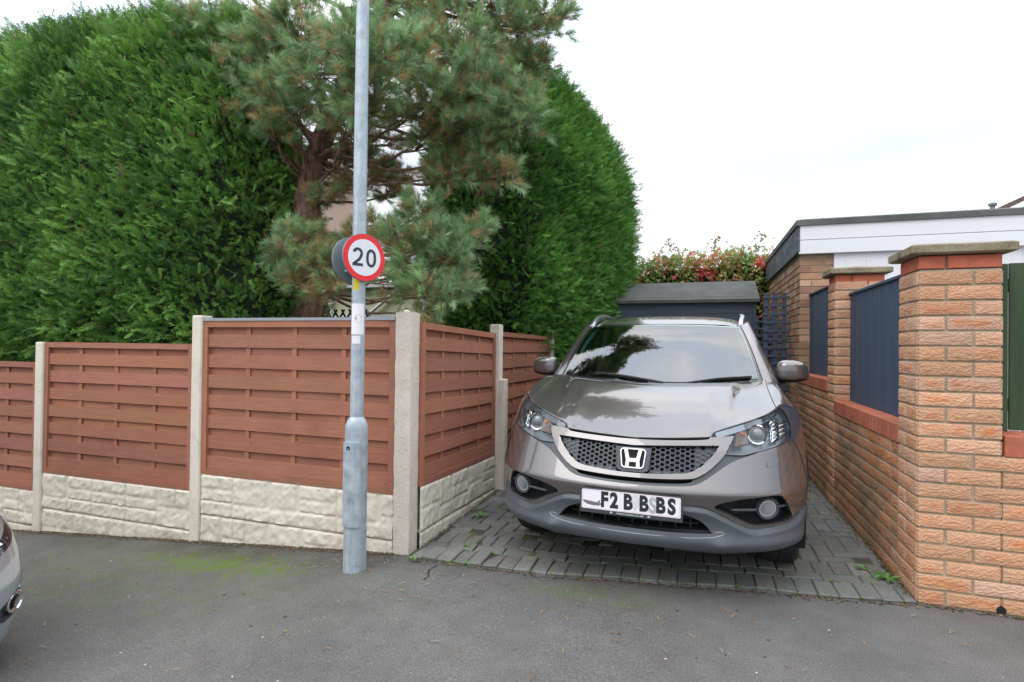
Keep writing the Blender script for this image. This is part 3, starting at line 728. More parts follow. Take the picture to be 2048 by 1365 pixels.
def conc_post(parent, x, y, z0, z1, w_=.095, d_=.10, label=None, m=None, bev=.008, name='concrete_post'):
    b = MB(); b.box((x, y, (z0+z1)/2), (w_, d_, z1-z0), bev=bev)
    o = b.obj(name, m or m_conc, parent)
    if label: o['label'] = label
    return o
FY = 3.27
ff = thing('fence', 'long red-brown slatted front fence with cream concrete posts and stone-faced boards', 'fence', (-3.6, FY, -.2))
PX = [-9.02, -7.23, -5.43, -3.64]; 
for i, (x, zt) in enumerate(zip(PX, [1.0, 1.16, 1.325, 1.545])): conc_post(ff, x, FY+.01, zt-1.9, zt, .098, .11)
PANS = [(-8.97,-7.28,-.32,.80),(-7.18,-5.48,-.15,.975),(-5.38,-3.69,.022,1.145)]
bounds = [(-5.38, -3.69, .195, 1.325, 7), (-3.59, -1.915, .335, 1.50, 7), (-7.18, -5.48, .025, 1.145, 7), (-8.97, -7.28, -.145, .975, 7)]
for (xa, xb, zb, zt, ns) in bounds:
    fence_panel(ff, (xa, FY), (xb, FY), zb, zt, zb, zt, ns, felt=(zt == 1.50))
    gravel_board(ff, (xa, FY-.022), (xb, FY-.022), zb-.003, zb-.003, gz(xa, FY)-.05, gz(xb, FY)-.05, (0,-1,0), int(abs(xa)*10))
cp_ = thing('corner_post', 'stout rough cream corner post where the front and side fences meet', 'post', (-1.81, 3.27, -.05))
b = MB(); 
nz_ = 60; prof = []
V = []; F = []
cxp, cyp = -1.853, 3.297; hw = .062
sec = []
per = 12
for s_, (ax, ay, bx, by) in enumerate([(-1,-1,1,-1),(1,-1,1,1),(1,1,-1,1),(-1,1,-1,-1)]):
    for k in range(per): t = k/per; sec.append((ax+(bx-ax)*t, ay+(by-ay)*t))
for j in range(nz_):
    z = -.25+(1.555+.25)*j/(nz_-1)
    for (a, b__) in sec:
        r_ = 1-.05*(abs(a*b__)**6); jx = .0018*float(vnoise(a*4, b__*4, z*16, 1, 5)); V.append((cxp+a*hw*r_+a*jx, cyp+b__*hw*r_+b__*jx, z))
ns_ = len(sec)
for j in range(nz_-1):
    for k in range(ns_): F.append((j*ns_+k, j*ns_+(k+1) % ns_, (j+1)*ns_+(k+1) % ns_, (j+1)*ns_+k))
F.append(tuple((nz_-1)*ns_+k for k in range(ns_)))
obj_from('rendered_shaft', V, F, m_rend, cp_, smooth=True, angle=50)
b = MB(); b.lathe([(.02,0),(.022,.012),(.012,.02),(0.0,.022)], 10, Matrix.Translation((cxp-.01, cyp, 1.553))); b.obj('lifting_stub', m_rend, cp_, smooth=True)
sf = thing('fence', 'red-brown slatted side fence running back along the left of the drive', 'fence', (-1.8, 5, 0))
SXF = -1.80
fence_panel(sf, (SXF, 3.362), (SXF, 4.80), .375, 1.495, .325, 1.455, 7, facing_n=(1,0,0))
gravel_board(sf, (SXF+.022, 3.362), (SXF+.022, 4.80), .372, .322, -.12, -.05, (1,0,0), 41)
conc_post(sf, SXF+.01, 4.86, -.1, 1.54, .10, .10)
spur = MB(); spur.box((SXF+.085, 4.86, .45), (.06, .10, 1.16), bev=.01); spur.obj('concrete_spur', m_conc, sf)
fence_panel(sf, (SXF, 4.92), (SXF, 6.78), .30, 1.475, .30, 1.465, 7, facing_n=(1,0,0))
gravel_board(sf, (SXF+.022, 4.92), (SXF+.022, 6.78), .297, .297, -.05, -.02, (1,0,0), 55)
conc_post(sf, SXF+.01, 6.84, -.1, 1.55, .10, .10)

# ================================================================== LAMP POST AND SIGNS
m_galv = mat('galvanised_steel', rough=.5, metal=.35)
gc = ramp(m_galv, noise(m_galv, 14, 7, .7), [(.3, (.30,.35,.39)), (.5, (.42,.48,.52)), (.7, (.52,.57,.60))])
vz = mapped(m_galv, (30, 30, 1.5)); gc = mix(m_galv, gc, ramp(m_galv, noise(m_galv, 1.3, 5, vec=vz), [(.3, .78), (.7, 1.15)]), .8, 'MULTIPLY')
gc = mix(m_galv, gc, (.50,.45,.38), ramp(m_galv, noise(m_galv, 5, 6, .7), [(.6, 0.), (.78, .45)]))
setc(m_galv, gc); setc(m_galv, ramp(m_galv, noise(m_galv, 30, 5), [(.3, .38), (.7, .62)]), 'Roughness'); bump(m_galv, noise(m_galv, 40, 5), .12, .004)
LX, LY = -2.005, 2.945; LZ = gz(LX, LY)
lamp = thing('street_lamp', 'galvanised steel street lamp column standing on the pavement before the fence', 'lamp post', (LX, LY, LZ))
b = MB(); b.lathe([(.0695,-.1),(.0695,.02),(.0695,.84),(.0692,.875),(.066,.90),(.057,.925),(.046,.942),(.0405,.950)], 40, Matrix.Translation((LX, LY, LZ))); b.obj('base_tube', m_galv, lamp, True, 40)
b = MB(); b.lathe([(.0415,.93),(.0415,2.6),(.036,4.5),(.032,5.9)], 32, Matrix.Translation((LX, LY, LZ))); b.obj('shaft', m_galv, lamp, True, 40)
# lantern arm far above the frame
b = MB(); b.tube([(LX, LY, LZ+5.85), (LX, LY-.1, LZ+6.05), (LX-.02, LY-.5, LZ+6.15)], .025, 10); b.obj('bracket_arm', m_galv, lamp, True, 40)
b = MB(); b.box((LX-.02, LY-.72, LZ+6.14), (.22, .5, .11), bev=.03); b.obj('lantern', mat('lantern_grey', (.3,.31,.32), .5), lamp, True, 30)
# service door: a curved plate wrapped on the base tube, on its camera-left face
dv = Vector((-LX*0.0-.62, -1.0, 0)).normalized()
dirc = Vector((0-LX, 0-LY, 0)).normalized(); a0 = math.atan2(dirc.y, dirc.x)
dz0, dz1 = LZ+.285, LZ+.80
V = []; F = []; nA, nZ = 18, 34
a_c = a0-R(27); ah = R(52)
for layer, rad0 in ((0, .0850), (1, .0705)):
    for j in range(nZ):
        z = dz0+(dz1-dz0)*j/(nZ-1)
        for i in range(nA):
            t = i/(nA-1)*2-1; a = a_c+ah*t
            # rounded corners
            ct = max(0, abs(t)-.8)/.2; cz = .022*ct*ct
            zz = min(max(z, dz0+cz), dz1-cz)
            rad = rad0-(0.006*(abs(t)**4) if layer == 0 else 0)
            if layer == 0: rad += -.007*math.exp(-((z-(LZ+.40))/.05)**2-((t+.1)/.5)**2)+.0012*math.sin(z*60+t*3)
            V.append((LX+rad*math.cos(a), LY+rad*math.sin(a), zz))
for j in range(nZ-1):
    for i in range(nA-1):
        q = j*nA+i; F.append((q, q+1, q+nA+1, q+nA)); q += nA*nZ; F.append((q, q+nA, q+nA+1, q+1))
for i in range(nA-1):
    F.append((i, i+nA*nZ, i+1+nA*nZ, i+1)); q = (nZ-1)*nA+i; F.append((q, q+1, q+1+nA*nZ, q+nA*nZ))
for j in range(nZ-1):
    F.append((j*nA, (j+1)*nA, (j+1)*nA+nA*nZ, j*nA+nA*nZ)); q = j*nA+nA-1; F.append((q, q+nA*nZ, q+nA+nA*nZ, q+nA))
door = obj_from('service_door', V, F, m_galv, lamp, smooth=True, angle=40)
lk = a_c-R(8); b = MB(); b.lathe([(.012,0),(.012,.004),(.008,.005),(.007,.001),(0,.001)], 14, facing((LX+.083*math.cos(lk), LY+.083*math.sin(lk), LZ+.765), (math.cos(lk), math.sin(lk), 0))); b.obj('lock', m_blk, door, True, 30)
def wrap_label(z0, z1, ac, ah, m, name, label, rad=.0422):
    V = []; F = []; n_ = 10
    for z in (z0, z1):
        for i in range(n_): a = ac+ah*(i/(n_-1)*2-1); V.append((LX+rad*math.cos(a), LY+rad*math.sin(a), z))
    F = [(i, i+1, n_+i+1, n_+i) for i in range(n_-1)]
    o = obj_from(name, V, F, m, lamp, smooth=True); o['label'] = label; return o
m_lab = mat('white_sticker', (.80,.80,.82), .5); m_yel = mat('yellow_tape', (.62,.50,.03), .5)
st = wrap_label(LZ+1.460, LZ+1.650, a0-R(8), R(62), m_lab, 'notice_sticker', 'white notice sticker with faint orange ring and small symbol')
st2 = wrap_label(LZ+1.402, LZ+1.450, a0-R(20), R(38), m_lab, 'small_sticker', 'small white sticker below the larger one')
wrap_label(LZ+1.735, LZ+1.815, a0-R(22), R(30), m_yel, 'yellow_tape', 'torn yellow tape on the post under the sign')
m_org = mat('faint_orange_print', (.80,.50,.38), .5); m_ink = mat('dark_print', (.05,.05,.06), .5)
def wrapped_shape(pts2, m, name, parent, zc, ac, rad=.0428):
    """pts2 polygons [(s, z)...] laid round the shaft"""
    V = []; F = []
    for poly in pts2:
        b_ = len(V)
        for (s_, z) in poly: a = ac+s_/rad; V.append((LX+rad*math.cos(a), LY+rad*math.sin(a), zc+z))
        F.append(tuple(range(b_, b_+len(poly))))
    o = obj_from(name, V, F, m, parent); return o
ringp = []
for k in range(28):
    a, c_ = 2*math.pi*k/28, 2*math.pi*(k+1)/28
    ringp.append([(.0235*math.cos(a), .0235*math.sin(a)), (.0235*math.cos(c_), .0235*math.sin(c_)), (.026*math.cos(c_), .026*math.sin(c_)), (.026*math.cos(a), .026*math.sin(a))])
wrapped_shape(ringp, m_org, 'printed_ring', st, LZ+1.557, a0-R(3))
fig = [[(-.016,.004),(-.009,.010),(-.007,.006),(-.014,.000)], [(-.012,.008),(-.009,.008),(-.010,-.012),(-.013,-.012)], [(-.012,.016),(-.007,.016),(-.007,.012),(-.012,.012)], [(-.018,-.002),(-.014,.004),(-.012,.002),(-.016,-.004)]]
wrapped_shape(fig, m_ink, 'printed_figure', st, LZ+1.557, a0-R(3))
wrapped_shape([[(-.028+.00,.078),(-.008,.078),(-.008,.0765),(-.028,.0765)]]+[[(-.026,-.05-.006*k),(.02-.01*(k%2),-.05-.006*k),(.02-.01*(k%2),-.051-.006*k),(-.026,-.051-.006*k)] for k in range(4)], m_ink, 'printed_lines', st, LZ+1.557, a0-R(6))
wrapped_shape([[(-.014,.012),(.010,.012),(.010,.008),(-.014,.008)]]+[[(-.02,-.002-.006*k),(.014,-.002-.006*k),(.014,-.003-.006*k),(-.02,-.003-.006*k)] for k in range(3)], m_ink, 'printed_lines', st2, LZ+1.428, a0-R(20))

m_signw = mat('sign_white', (.78,.79,.82), .35); m_signr = mat('sign_red', (.80,.02,.025), .35); m_signk = mat('sign_black', (.03,.03,.04), .4)
m_signb = mat('sign_back_grey', (.20,.23,.25), .55, metal=.4)
def speed_sign(name, label, pos, nrm, r=.146, digits=True, parent=None):
    M = facing(pos, nrm)
    t = thing(name, label, 'road sign', pos, 'round signs on the lamp column')
    b = MB(); b.lathe([(r-.006,-.016),(r,-.014),(r+.001,-.002),(r,0),(r-.002,0)], 64, M); b.obj('sign_plate', m_signb, t, True, 40)
    b = MB(); th_ = [2*math.pi*k/64 for k in range(64)]
    b.ring([((r-.0015)*math.cos(a), (r-.0015)*math.sin(a)) for a in th_], [(r*.772*math.cos(a), r*.772*math.sin(a)) for a in th_], .0012, M); b.obj('red_border', m_signr, t)
    b = MB(); b.prism([(r*.772*math.cos(a), r*.772*math.sin(a)) for a in th_], .0010, M); b.obj('white_face', m_signw, t)
    if digits:
        # '2' and '0' drawn as strokes
        def stroke(pts, w_, closed=False):
            L_, R_ = [], []; n_ = len(pts)
            for i in range(n_):
                p = Vector(pts[i]); a = Vector(pts[(i-1) % n_] if closed or i > 0 else pts[i]); c_ = Vector(pts[(i+1) % n_] if closed or i < n_-1 else pts[i])
                d = (c_-a).normalized(); nn = Vector((-d.y, d.x))*w_/2; L_.append(p+nn); R_.append(p-nn)
            return L_, R_
        h = .112; wd = .0175
        def addst(mb, pts, closed=False):
            L_, R_ = stroke(pts, wd, closed); n_ = len(pts)
            for i in range(n_ if closed else n_-1):
                j = (i+1) % n_; V = [M @ Vector((q[0], q[1], z)) for z in (.0011, .0022) for q in (L_[i], L_[j], R_[j], R_[i])]
                mb.add(V, [(0,1,2,3),(7,6,5,4),(0,4,5,1),(2,6,7,3)])
        ox = .046; rx, ry = .0265, h/2-wd/2
        b = MB(); addst(b, [(ox+rx*math.copysign(abs(math.cos(a))**.85, math.cos(a)), ry*math.copysign(abs(math.sin(a))**.85, math.sin(a))) for a in [2*math.pi*k/36 for k in range(36)]], True)
        b.obj('digit', m_signk, t)['label'] = 'black 0 of the speed limit'
        b = MB(); cx = -.047; pts = []
        for k in range(15):
            a = R(168-k*14.5); pts.append((cx+.0265*math.cos(a), .0215+.0265*math.sin(a)))
        pts += [(cx+.012, -.012), (cx-.028, -.0465)]
        addst(b, pts); addst(b, [(cx-.036, -h/2+wd/2), (cx+.036, -h/2+wd/2)]); b.obj('digit', m_signk, t)['label'] = 'black 2 of the speed limit'
    return t
sn = Vector((.60, -.80, 0))
sgz = at(717, 515, 1).z
# front sign centre: found on the ray, just in front of the shaft
def on_ray(px, py, dist):
    v = fw + r2*((px-1024)/FPX) - u2*((py-682.5)/FPX); return Vector((0,0,CAM_H))+v*dist
sgn_n = Vector((.906, -.42, 0)).normalized()
Pc = Vector((LX, LY, on_ray(717, 514.5, 3.40).z-.004))+sgn_n*.062
s1 = speed_sign('speed_limit_sign', 'round red-bordered 20 speed limit sign facing the drive on the lamp column', Pc, sgn_n)
# bracket
for dz in (-.075, .075):
    b = MB(); b.ring([(.05*math.cos(2*math.pi*k/24), .05*math.sin(2*math.pi*k/24)) for k in range(24)], [(.0425*math.cos(2*math.pi*k/24), .0425*math.sin(2*math.pi*k/24)) for k in range(24)], .03, Matrix.Translation((LX, LY, Pc.z+dz-.015)))
    b.obj('mounting_clip', m_galv, s1)
Pb = Vector((LX, LY, Pc.z-.005))-sgn_n*.075
bn = Vector((-1.0, .10, 0)).normalized()
s2 = speed_sign('speed_limit_sign', 'second round sign on the lamp column seen from its grey back', Pb, -sgn_n, r=.146)
for dz in (-.075, .075):
    b = MB(); sd_ = Vector((-.42, -.906, 0)); e = Vector((Pb.x, Pb.y, Pb.z+dz))+sgn_n*.02; b.tube([e-sd_*.06, e+sd_*.06], .006, 6); b.lathe([(.009,0),(.009,.008),(.005,.012),(0,.013)], 8, facing(e+sd_*.06, sgn_n))
    b.obj('bolt', m_galv, s2)

# ================================================================== VEHICLES
def paint(name, col, flake=.6):
    m = mat(name, col, .30, metal=flake, coat=1.0, coatr=.015)
    bsdf(m).inputs['Coat IOR'].default_value = 1.9
    setc(m, mix(m, col, (col[0]*1.25, col[1]*1.25, col[2]*1.25), noise(m, 900, 1, .5)))
    return m
m_paint = paint('metallic_taupe_paint', (.108, .094, .090), .5)
m_paint2 = paint('metallic_silver_blue_paint', (.36, .42, .47), .5)
m_plas = mat('grey_bumper_plastic', (.070, .078, .088), .40); bump(m_plas, noise(m_plas, 700, 2), .15, .001)
m_dplas = mat('dark_grey_plastic', (.06, .068, .078), .38)
m_bplas = mat('black_plastic', (.014, .015, .017), .5)
m_chrome = mat('chrome', (.80, .81, .83), .08, metal=1)
m_satin = mat('satin_silver', (.55, .57, .60), .25, metal=.9)
m_bucket = mat('lamp_reflector', (.34, .37, .39), .22, metal=.85)
m_tyre = mat('tyre_rubber', (.022, .022, .023), .85)
m_alloy = mat('alloy_wheel', (.45, .46, .47), .3, metal=.9)
m_amber = mat('amber_lens', (.75, .20, .05), .25)
m_trim = mat('cabin_pale_trim', (.42, .45, .43), .8); m_cab = mat('cabin_dark_trim', (.035, .038, .04), .7)
def glass(name, tint, ior, rough=0.0):
    m = bpy.data.materials.new(name); m.use_nodes = True; nt = m.node_tree; nt.nodes.clear(); N = nt.nodes.new; L = nt.links.new
    o = N('ShaderNodeOutputMaterial'); mx = N('ShaderNodeMixShader'); tr = N('ShaderNodeBsdfTransparent'); gl = N('ShaderNodeBsdfGlossy'); fr = N('ShaderNodeFresnel')
    tr.inputs[0].default_value = rgb(tint); gl.inputs['Roughness'].default_value = rough; fr.inputs[0].default_value = ior
    L(fr.outputs[0], mx.inputs[0]); L(tr.outputs[0], mx.inputs[1]); L(gl.outputs[0], mx.inputs[2]); L(mx.outputs[0], o.inputs[0]); return m
m_screen = glass('tinted_windscreen_glass', (.55, .92, .80), 2.75)
m_lens = glass('clear_lamp_glass', (.93, .95, .96), 1.45)
m_side = glass('dark_side_glass', (.12, .14, .14), 1.6)

def car_thing(name, label, cat, loc, rz):
    t = thing(name, label, cat, loc, 'parked cars', world=False); t.rotation_euler = (0, 0, rz); return t
def in_poly(px, pz, poly):
    """numpy point in polygon"""
    ins = np.zeros(px.shape, bool); n = len(poly)
    for i in range(n):
        x0, z0 = poly[i]; x1, z1 = poly[(i+1) % n]
        if z0 == z1: continue
        c = ((z0 > pz) != (z1 > pz)) & (px < (x1-x0)*(pz-z0)/(z1-z0)+x0); ins ^= c
    return ins
def densify(poly, d=.004, closed=True):
    P = []
    n = len(poly)
    for i in range(n if closed else n-1):
        a = np.array(poly[i]); b = np.array(poly[(i+1) % n]); k = max(1, int(np.linalg.norm(b-a)/d))
        for j in range(k): P.append(a+(b-a)*j/k)
    return np.array(P)
def smooth_poly(poly, it=2, corners=()):
    """Chaikin corner cutting, keeping listed corner indices and points on the centre line"""
    pts = [(tuple(p), i in corners or p[0] <= .001) for i, p in enumerate(poly)]
    for _ in range(it):
        new = []; n = len(pts)
        for i in range(n):
            (a, ka), (b, kb) = pts[i], pts[(i+1) % n]
            if ka: new.append((a, True))
            q = (a[0]*.75+b[0]*.25, a[1]*.75+b[1]*.25); r_ = (a[0]*.25+b[0]*.75, a[1]*.25+b[1]*.75)
            if a[0] <= .001 and b[0] <= .001: continue
            if not ka: new.append((q, False))
            if not kb: new.append((r_, False))
        pts = new
    return [p for p, _ in pts]
def side_split(V, F, sg):
    keep = [f for f in F if sum(V[i][0] for i in f)/len(f)*sg > 0]; used = sorted({i for f in keep for i in f}); mp2 = {u_: i for i, u_ in enumerate(used)}
    return [V[i] for i in used], [[mp2[i] for i in f] for f in keep]
class Front:
    """front skin of a car as a fine sheet over (x, z); regions are cut out of it along outlines"""
    def __init__(s, S, W, zb, zt, polys, nx=340, nz=130, qm=.92):
        s.S = S; s.W = W
        q = np.linspace(-1, 1, nx+1); t = np.linspace(0, 1, nz+1); Q, T = np.meshgrid(q, t)
        # width depends on z: iterate once
        X = Q*qm; ZB = np.interp(np.abs(X), *zip(*zb)); ZT = np.interp(np.abs(X), *zip(*zt)); Z = ZB+(ZT-ZB)*T
        for _ in range(3):
            X = Q*W(Z); ZB = np.interp(np.abs(X), *zip(*zb)); ZT = np.interp(np.abs(X), *zip(*zt)); Z = ZB+(ZT-ZB)*T
        s.edge_top = None
        cx = X[0, 1]-X[0, 0]; cz = (Z[-1, nx//2]-Z[0, nx//2])/nz
        AX = np.abs(X).copy(); SG = np.sign(X); SG[SG == 0] = 1; ZZ = Z.copy()
        s.polys = {k: smooth_poly(p, 2, c) for k, (p, c) in polys.items()}
        moved = np.zeros(AX.shape, bool); cs_ = max(cx, cz)
        inter = np.ones(AX.shape, bool); inter[0, :] = inter[-1, :] = False; inter[:, 0] = inter[:, -1] = False
        for k, p in s.polys.items():
            P = densify(p, .0012)
            P = P[P[:, 0] > .0005]
            lo = P.min(0)-cs_; hi = P.max(0)+cs_
            cand = np.argwhere((AX > lo[0]) & (AX < hi[0]) & (ZZ > lo[1]) & (ZZ < hi[1]) & ~moved & inter)
            if not len(cand): continue
            C_ = np.stack([AX[cand[:, 0], cand[:, 1]], ZZ[cand[:, 0], cand[:, 1]]], 1)
            for a in range(0, len(C_), 2000):
                d = np.linalg.norm(C_[a:a+2000, None, :]-P[None], axis=2); j = d.argmin(1); dm = d.min(1)
                for r_ in np.argwhere(dm < .52*cs_)[:, 0]:
                    i_, j_ = cand[a+r_]; AX[i_, j_], ZZ[i_, j_] = P[j[r_]]; moved[i_, j_] = True
        s.X = AX*SG; s.Z = ZZ; s.nx = nx; s.nz = nz
        fx = (AX[:-1, :-1]+AX[1:, :-1]+AX[:-1, 1:]+AX[1:, 1:])/4; fz = (ZZ[:-1, :-1]+ZZ[1:, :-1]+ZZ[:-1, 1:]+ZZ[1:, 1:])/4
        s.cls = np.full(fx.shape, 'body', dtype=object)
        for k in reversed(list(s.polys)): s.cls[in_poly(fx, fz, s.polys[k])] = k
    def normal(s, x, z):
        e = .004; sx = (s.S(x+e, z)-s.S(x-e, z))/(2*e); sz = (s.S(x, z+e)-s.S(x, z-e))/(2*e); n = Vector((sx, -1, sz)); return n.normalized()
    def pt(s, x, z, off=0.):
        p = Vector((x, float(s.S(x, z)), z)); return p+s.normal(x, z)*off if off else p
    def region(s, keys, off=0., base=None, mode='n'):
        """faces of the regions, moved by off (number or function) along the normal, with a skirt back to base"""
        idx = {}; V = []; F = []
        sel = np.isin(s.cls, list(keys)); ec = {}
        def vid(i, j):
            k = (i, j)
            if k not in idx:
                x, z = float(s.X[i, j]), float(s.Z[i, j]); o = off(x, z) if callable(off) else off
                if mode == 'n': p = s.pt(x, z, o)
                else: p = Vector((x, float(s.S(x, z))-o, z))
                idx[k] = len(V); V.append(p)
            return idx[k]
        edges = {}
        for i, j in np.argwhere(sel):
            q = [(i, j), (i, j+1), (i+1, j+1), (i+1, j)]; F.append([vid(*k) for k in q])
            for a in range(4):
                e = (q[a], q[(a+1) % 4]); r_ = (e[1], e[0])
                if r_ in edges: edges[r_] = None
                else: edges[e] = 1
        if base is not None:
            bi = {}
            for (a, b), v in edges.items():
                if v is None: continue
                if (b, a) in edges: continue
                if a[0] == b[0] == 0 and False: continue
                for k in (a, b):
                    if k not in bi:
                        x, z = float(s.X[k]), float(s.Z[k]); bo = base(x, z) if callable(base) else base
                        bi[k] = len(V); V.append(s.pt(x, z, bo) if (mode == 'n' or not bo) else Vector((x, float(s.S(x, z))-bo, z)))
                F.append([idx[a], bi[a], bi[b], idx[b]])
        return V, F
    def obj(s, name, keys, m, parent, off=0., base=None, mode='n', angle=38):
        V, F = s.region(keys, off, base, mode)
        return obj_from(name, V, F, m, parent, smooth=True, angle=angle)
def grid_obj(name, fn, nu, nv, m, parent, flip=False, thick=None, angle=None):
    V = [fn(i/nu, j/nv) for j in range(nv+1) for i in range(nu+1)]; k = nu+1
    F = [(j*k+i, j*k+i+1, (j+1)*k+i+1, (j+1)*k+i) for j in range(nv) for i in range(nu)]
    if flip: F = [f[::-1] for f in F]
    return obj_from(name, V, F, m, parent, smooth=True, angle=angle)
def sstep(t): t = max(0., min(1., t)); return t*t*(3-2*t)
def wheel(parent, x, y, r, w_, side, steer=0.):
    M = Matrix.Translation((x, y, r)) @ Matrix.Rotation(R(90)*side, 4, 'Y')
    b = MB(); ri = r*.62
    b.lathe([(ri,-w_*.42),(r*.80,-w_*.5),(r*.93,-w_*.48),(r*.985,-w_*.38),(r,-w_*.2),(r-.006,-.045),(r,-.042),(r,-.004),(r-.006,0),(r,.004),(r,.042),(r-.006,.045),(r,w_*.2),(r*.985,w_*.38),(r*.93,w_*.48),(r*.80,w_*.5),(ri,w_*.42)], 48, M)
    ty = b.obj('tyre', m_tyre, parent, True, 30)
    b = MB(); b.lathe([(ri+.004, w_*.40),(ri-.01,w_*.42),(ri-.018,w_*.30),(ri-.03,-w_*.4)], 40, M)
    b.lathe([(.055, w_*.30),(.05,w_*.36),(.03,w_*.38),(0,w_*.38)], 24, M)
    for k in range(5):
        a = 2*math.pi*k/5
        Mk = M @ Matrix.Rotation(a, 4, 'Z'); pr = [(.03,-.028),(ri-.01,-.04),(ri-.01,.04),(.03,.028)]
        b.prism(pr, .03, Mk @ Matrix.Translation((0,0,w_*.30)))
    b.obj('rim', m_alloy, ty, True, 30)
    b = MB(); b.lathe([(0,-.02),(r*.5,-.02),(r*.5,.0),(0,.0)], 24, M); b.obj('brake_disc', m_bplas, ty)
    return ty

# ------------------------------------------------------------------ the taupe sport utility car
PSI = R(-1.8); XC, T0 = -.423, 2.985
nosep = (XC - math.sin(PSI)*T0, math.cos(PSI)*T0, 0)
car = car_thing('parked_car', 'taupe metallic sport utility car parked nose-out on the block-paved drive', 'car', nosep, PSI)
ZP = [.15,.20,.26,.31,.36,.45,.52,.58,.64,.72,.80,.87,.95,1.0,1.1]
YP = [.13,.10,.07,.055,.05,.042,.020,.0,.034,.078,.120,.17,.235,.28,.42]
WZ = [.15,.3,.45,.6,.8,.95,1.05]; WV = [.87,.90,.915,.92,.915,.895,.86]
_zs = np.linspace(.1, 1.2, 221); _yp = np.interp(_zs, ZP, YP); _k = np.exp(-.5*(np.arange(-12, 13)/2.2)**2); _k /= _k.sum(); _yp = np.convolve(np.pad(_yp, 12, 'edge'), _k, 'valid')
_wv = np.convolve(np.pad(np.interp(_zs, WZ, WV), 12, 'edge'), _k, 'valid')
def CW(z): return np.interp(z, _zs, _wv)
def CS(x, z):
    q = np.minimum(np.abs(x)/CW(z), 1.)*.92
    return np.interp(z, _zs, _yp)+.30*q*q+.30*(q/.92)**8
zb_ = [(0,.300),(.1,.302),(.25,.296),(.34,.284),(.403,.264),(.45,.262),(.584,.280),(.75,.283),(.85,.262),(1,.25)]
zt_ = [(0,.838),(.2,.846),(.385,.856),(.398,.862),(.413,.884),(.476,.906),(.567,.933),(.662,.961),(.736,.988),(.770,1.003),(.80,.998),(.85,.985),(1,.975)]
POLY = {
 'washer': ([(.680,.748),(.735,.760),(.744,.749),(.738,.725),(.684,.710),(.676,.722)], ()),
 'mesh': ([(0,.795),(.209,.804),(.437,.812),(.423,.784),(.388,.744),(.348,.708),(.310,.684),(.270,.672),(.1,.660),(0,.659)], (2,)),
 'surround': ([(0,.825),(.084,.825),(.267,.831),(.386,.838),(.396,.850),(.512,.859),(.493,.819),(.470,.774),(.423,.720),(.372,.678),(.332,.656),(.292,.646),(.098,.638),(0,.638)], (4,5)),
 'slot': ([(0,.638),(.098,.638),(.292,.646),(.318,.653),(.300,.630),(.1,.622),(0,.622)], (3,)),
 'head': ([(.398,.853),(.413,.879),(.476,.901),(.567,.928),(.662,.956),(.736,.980),(.764,.998),(.787,.985),(.809,.944),(.822,.901),(.820,.854),(.806,.831),(.773,.818),(.720,.805),(.658,.791),(.610,.781),(.569,.770),(.528,.770),(.474,.772),(.492,.810),(.505,.840),(.515,.861)], (0,1,6,18,21)),
 'band': ([(0,.640),(.292,.648),(.332,.658),(.372,.680),(.423,.722),(.474,.774),(.528,.775),(.569,.775),(.640,.787),(.610,.774),(.569,.762),(.504,.738),(.470,.715),(.424,.684),(.378,.650),(.333,.626),(.293,.616),(.099,.608),(0,.608)], (5,8)),
 'gap': ([(0,.826),(.267,.833),(.385,.840),(.394,.852),(.394,.90),(0,.90)], (2,3,4)),
 'fog': ([(.411,.512),(.448,.538),(.538,.561),(.675,.577),(.735,.577),(.759,.562),(.785,.514),(.809,.450),(.818,.430),(.794,.421),(.736,.418),(.647,.416),(.596,.421),(.556,.441),(.505,.470),(.448,.497)], ()),
 'intake': ([(0,.505),(.25,.480),(.300,.472),(.345,.448),(.379,.415),(.403,.383),(.300,.379),(.107,.378),(0,.379)], (5,)),
 'clad': ([(0,.546),(.2,.528),(.266,.518),(.334,.516),(.380,.508),(.414,.492),(.471,.461),(.528,.428),(.579,.404),(.619,.394),(.707,.402),(.788,.409),(.830,.421),(.875,.455),(1.2,.50),(1.2,.1),(0,.1)], (14,15)),
}
fr = Front(CS, CW, zb_, zt_, POLY, nx=352, nz=136)
# painted bumper skin
fr.obj('bumper', ['body'], m_paint, car, 0., -.012)
so_ = lambda x, z: .012
fr.obj('grille_surround', ['surround'], m_paint, car, so_, -.03)
fr.obj('grille_band', ['band'], m_dplas, car, -.006, -.03)
fr.obj('grille_slot', ['slot'], m_blk, car, -.05, -.004)
fr.obj('bonnet_gap', ['gap'], m_blk, car, -.05, None)
def clad_off(x, z):
    top = np.interp(abs(x), [0,.2,.266,.334,.38,.414,.471,.528,.579,.619,.707,.788,.83,.875,1.2], [.546,.528,.518,.516,.508,.492,.461,.428,.404,.394,.402,.409,.421,.455,.5])
    e = max(0., top-z); a = abs(x)
    o = .004+.022*sstep(e/.022)
    # lower lip juts forward below the intake and under the fog lamps
    o += .026*math.exp(-((z-.335)/.045)**2)*(1-sstep((a-.42)/.12))
    o += .020*math.exp(-((z-.325)/.035)**2)*sstep((a-.36)/.1)*(1-sstep((a-.80)/.1))
    o -= .022*sstep((.30-z)/.04)
    o *= 1-.6*sstep((a-.84)/.07)
    return o
fr.obj('lower_bumper_cladding', ['clad'], m_plas, car, clad_off, -.01)
fr.obj('lower_intake', ['intake'], m_blk, car, -.10, lambda x, z: clad_off(x, z)-.002)
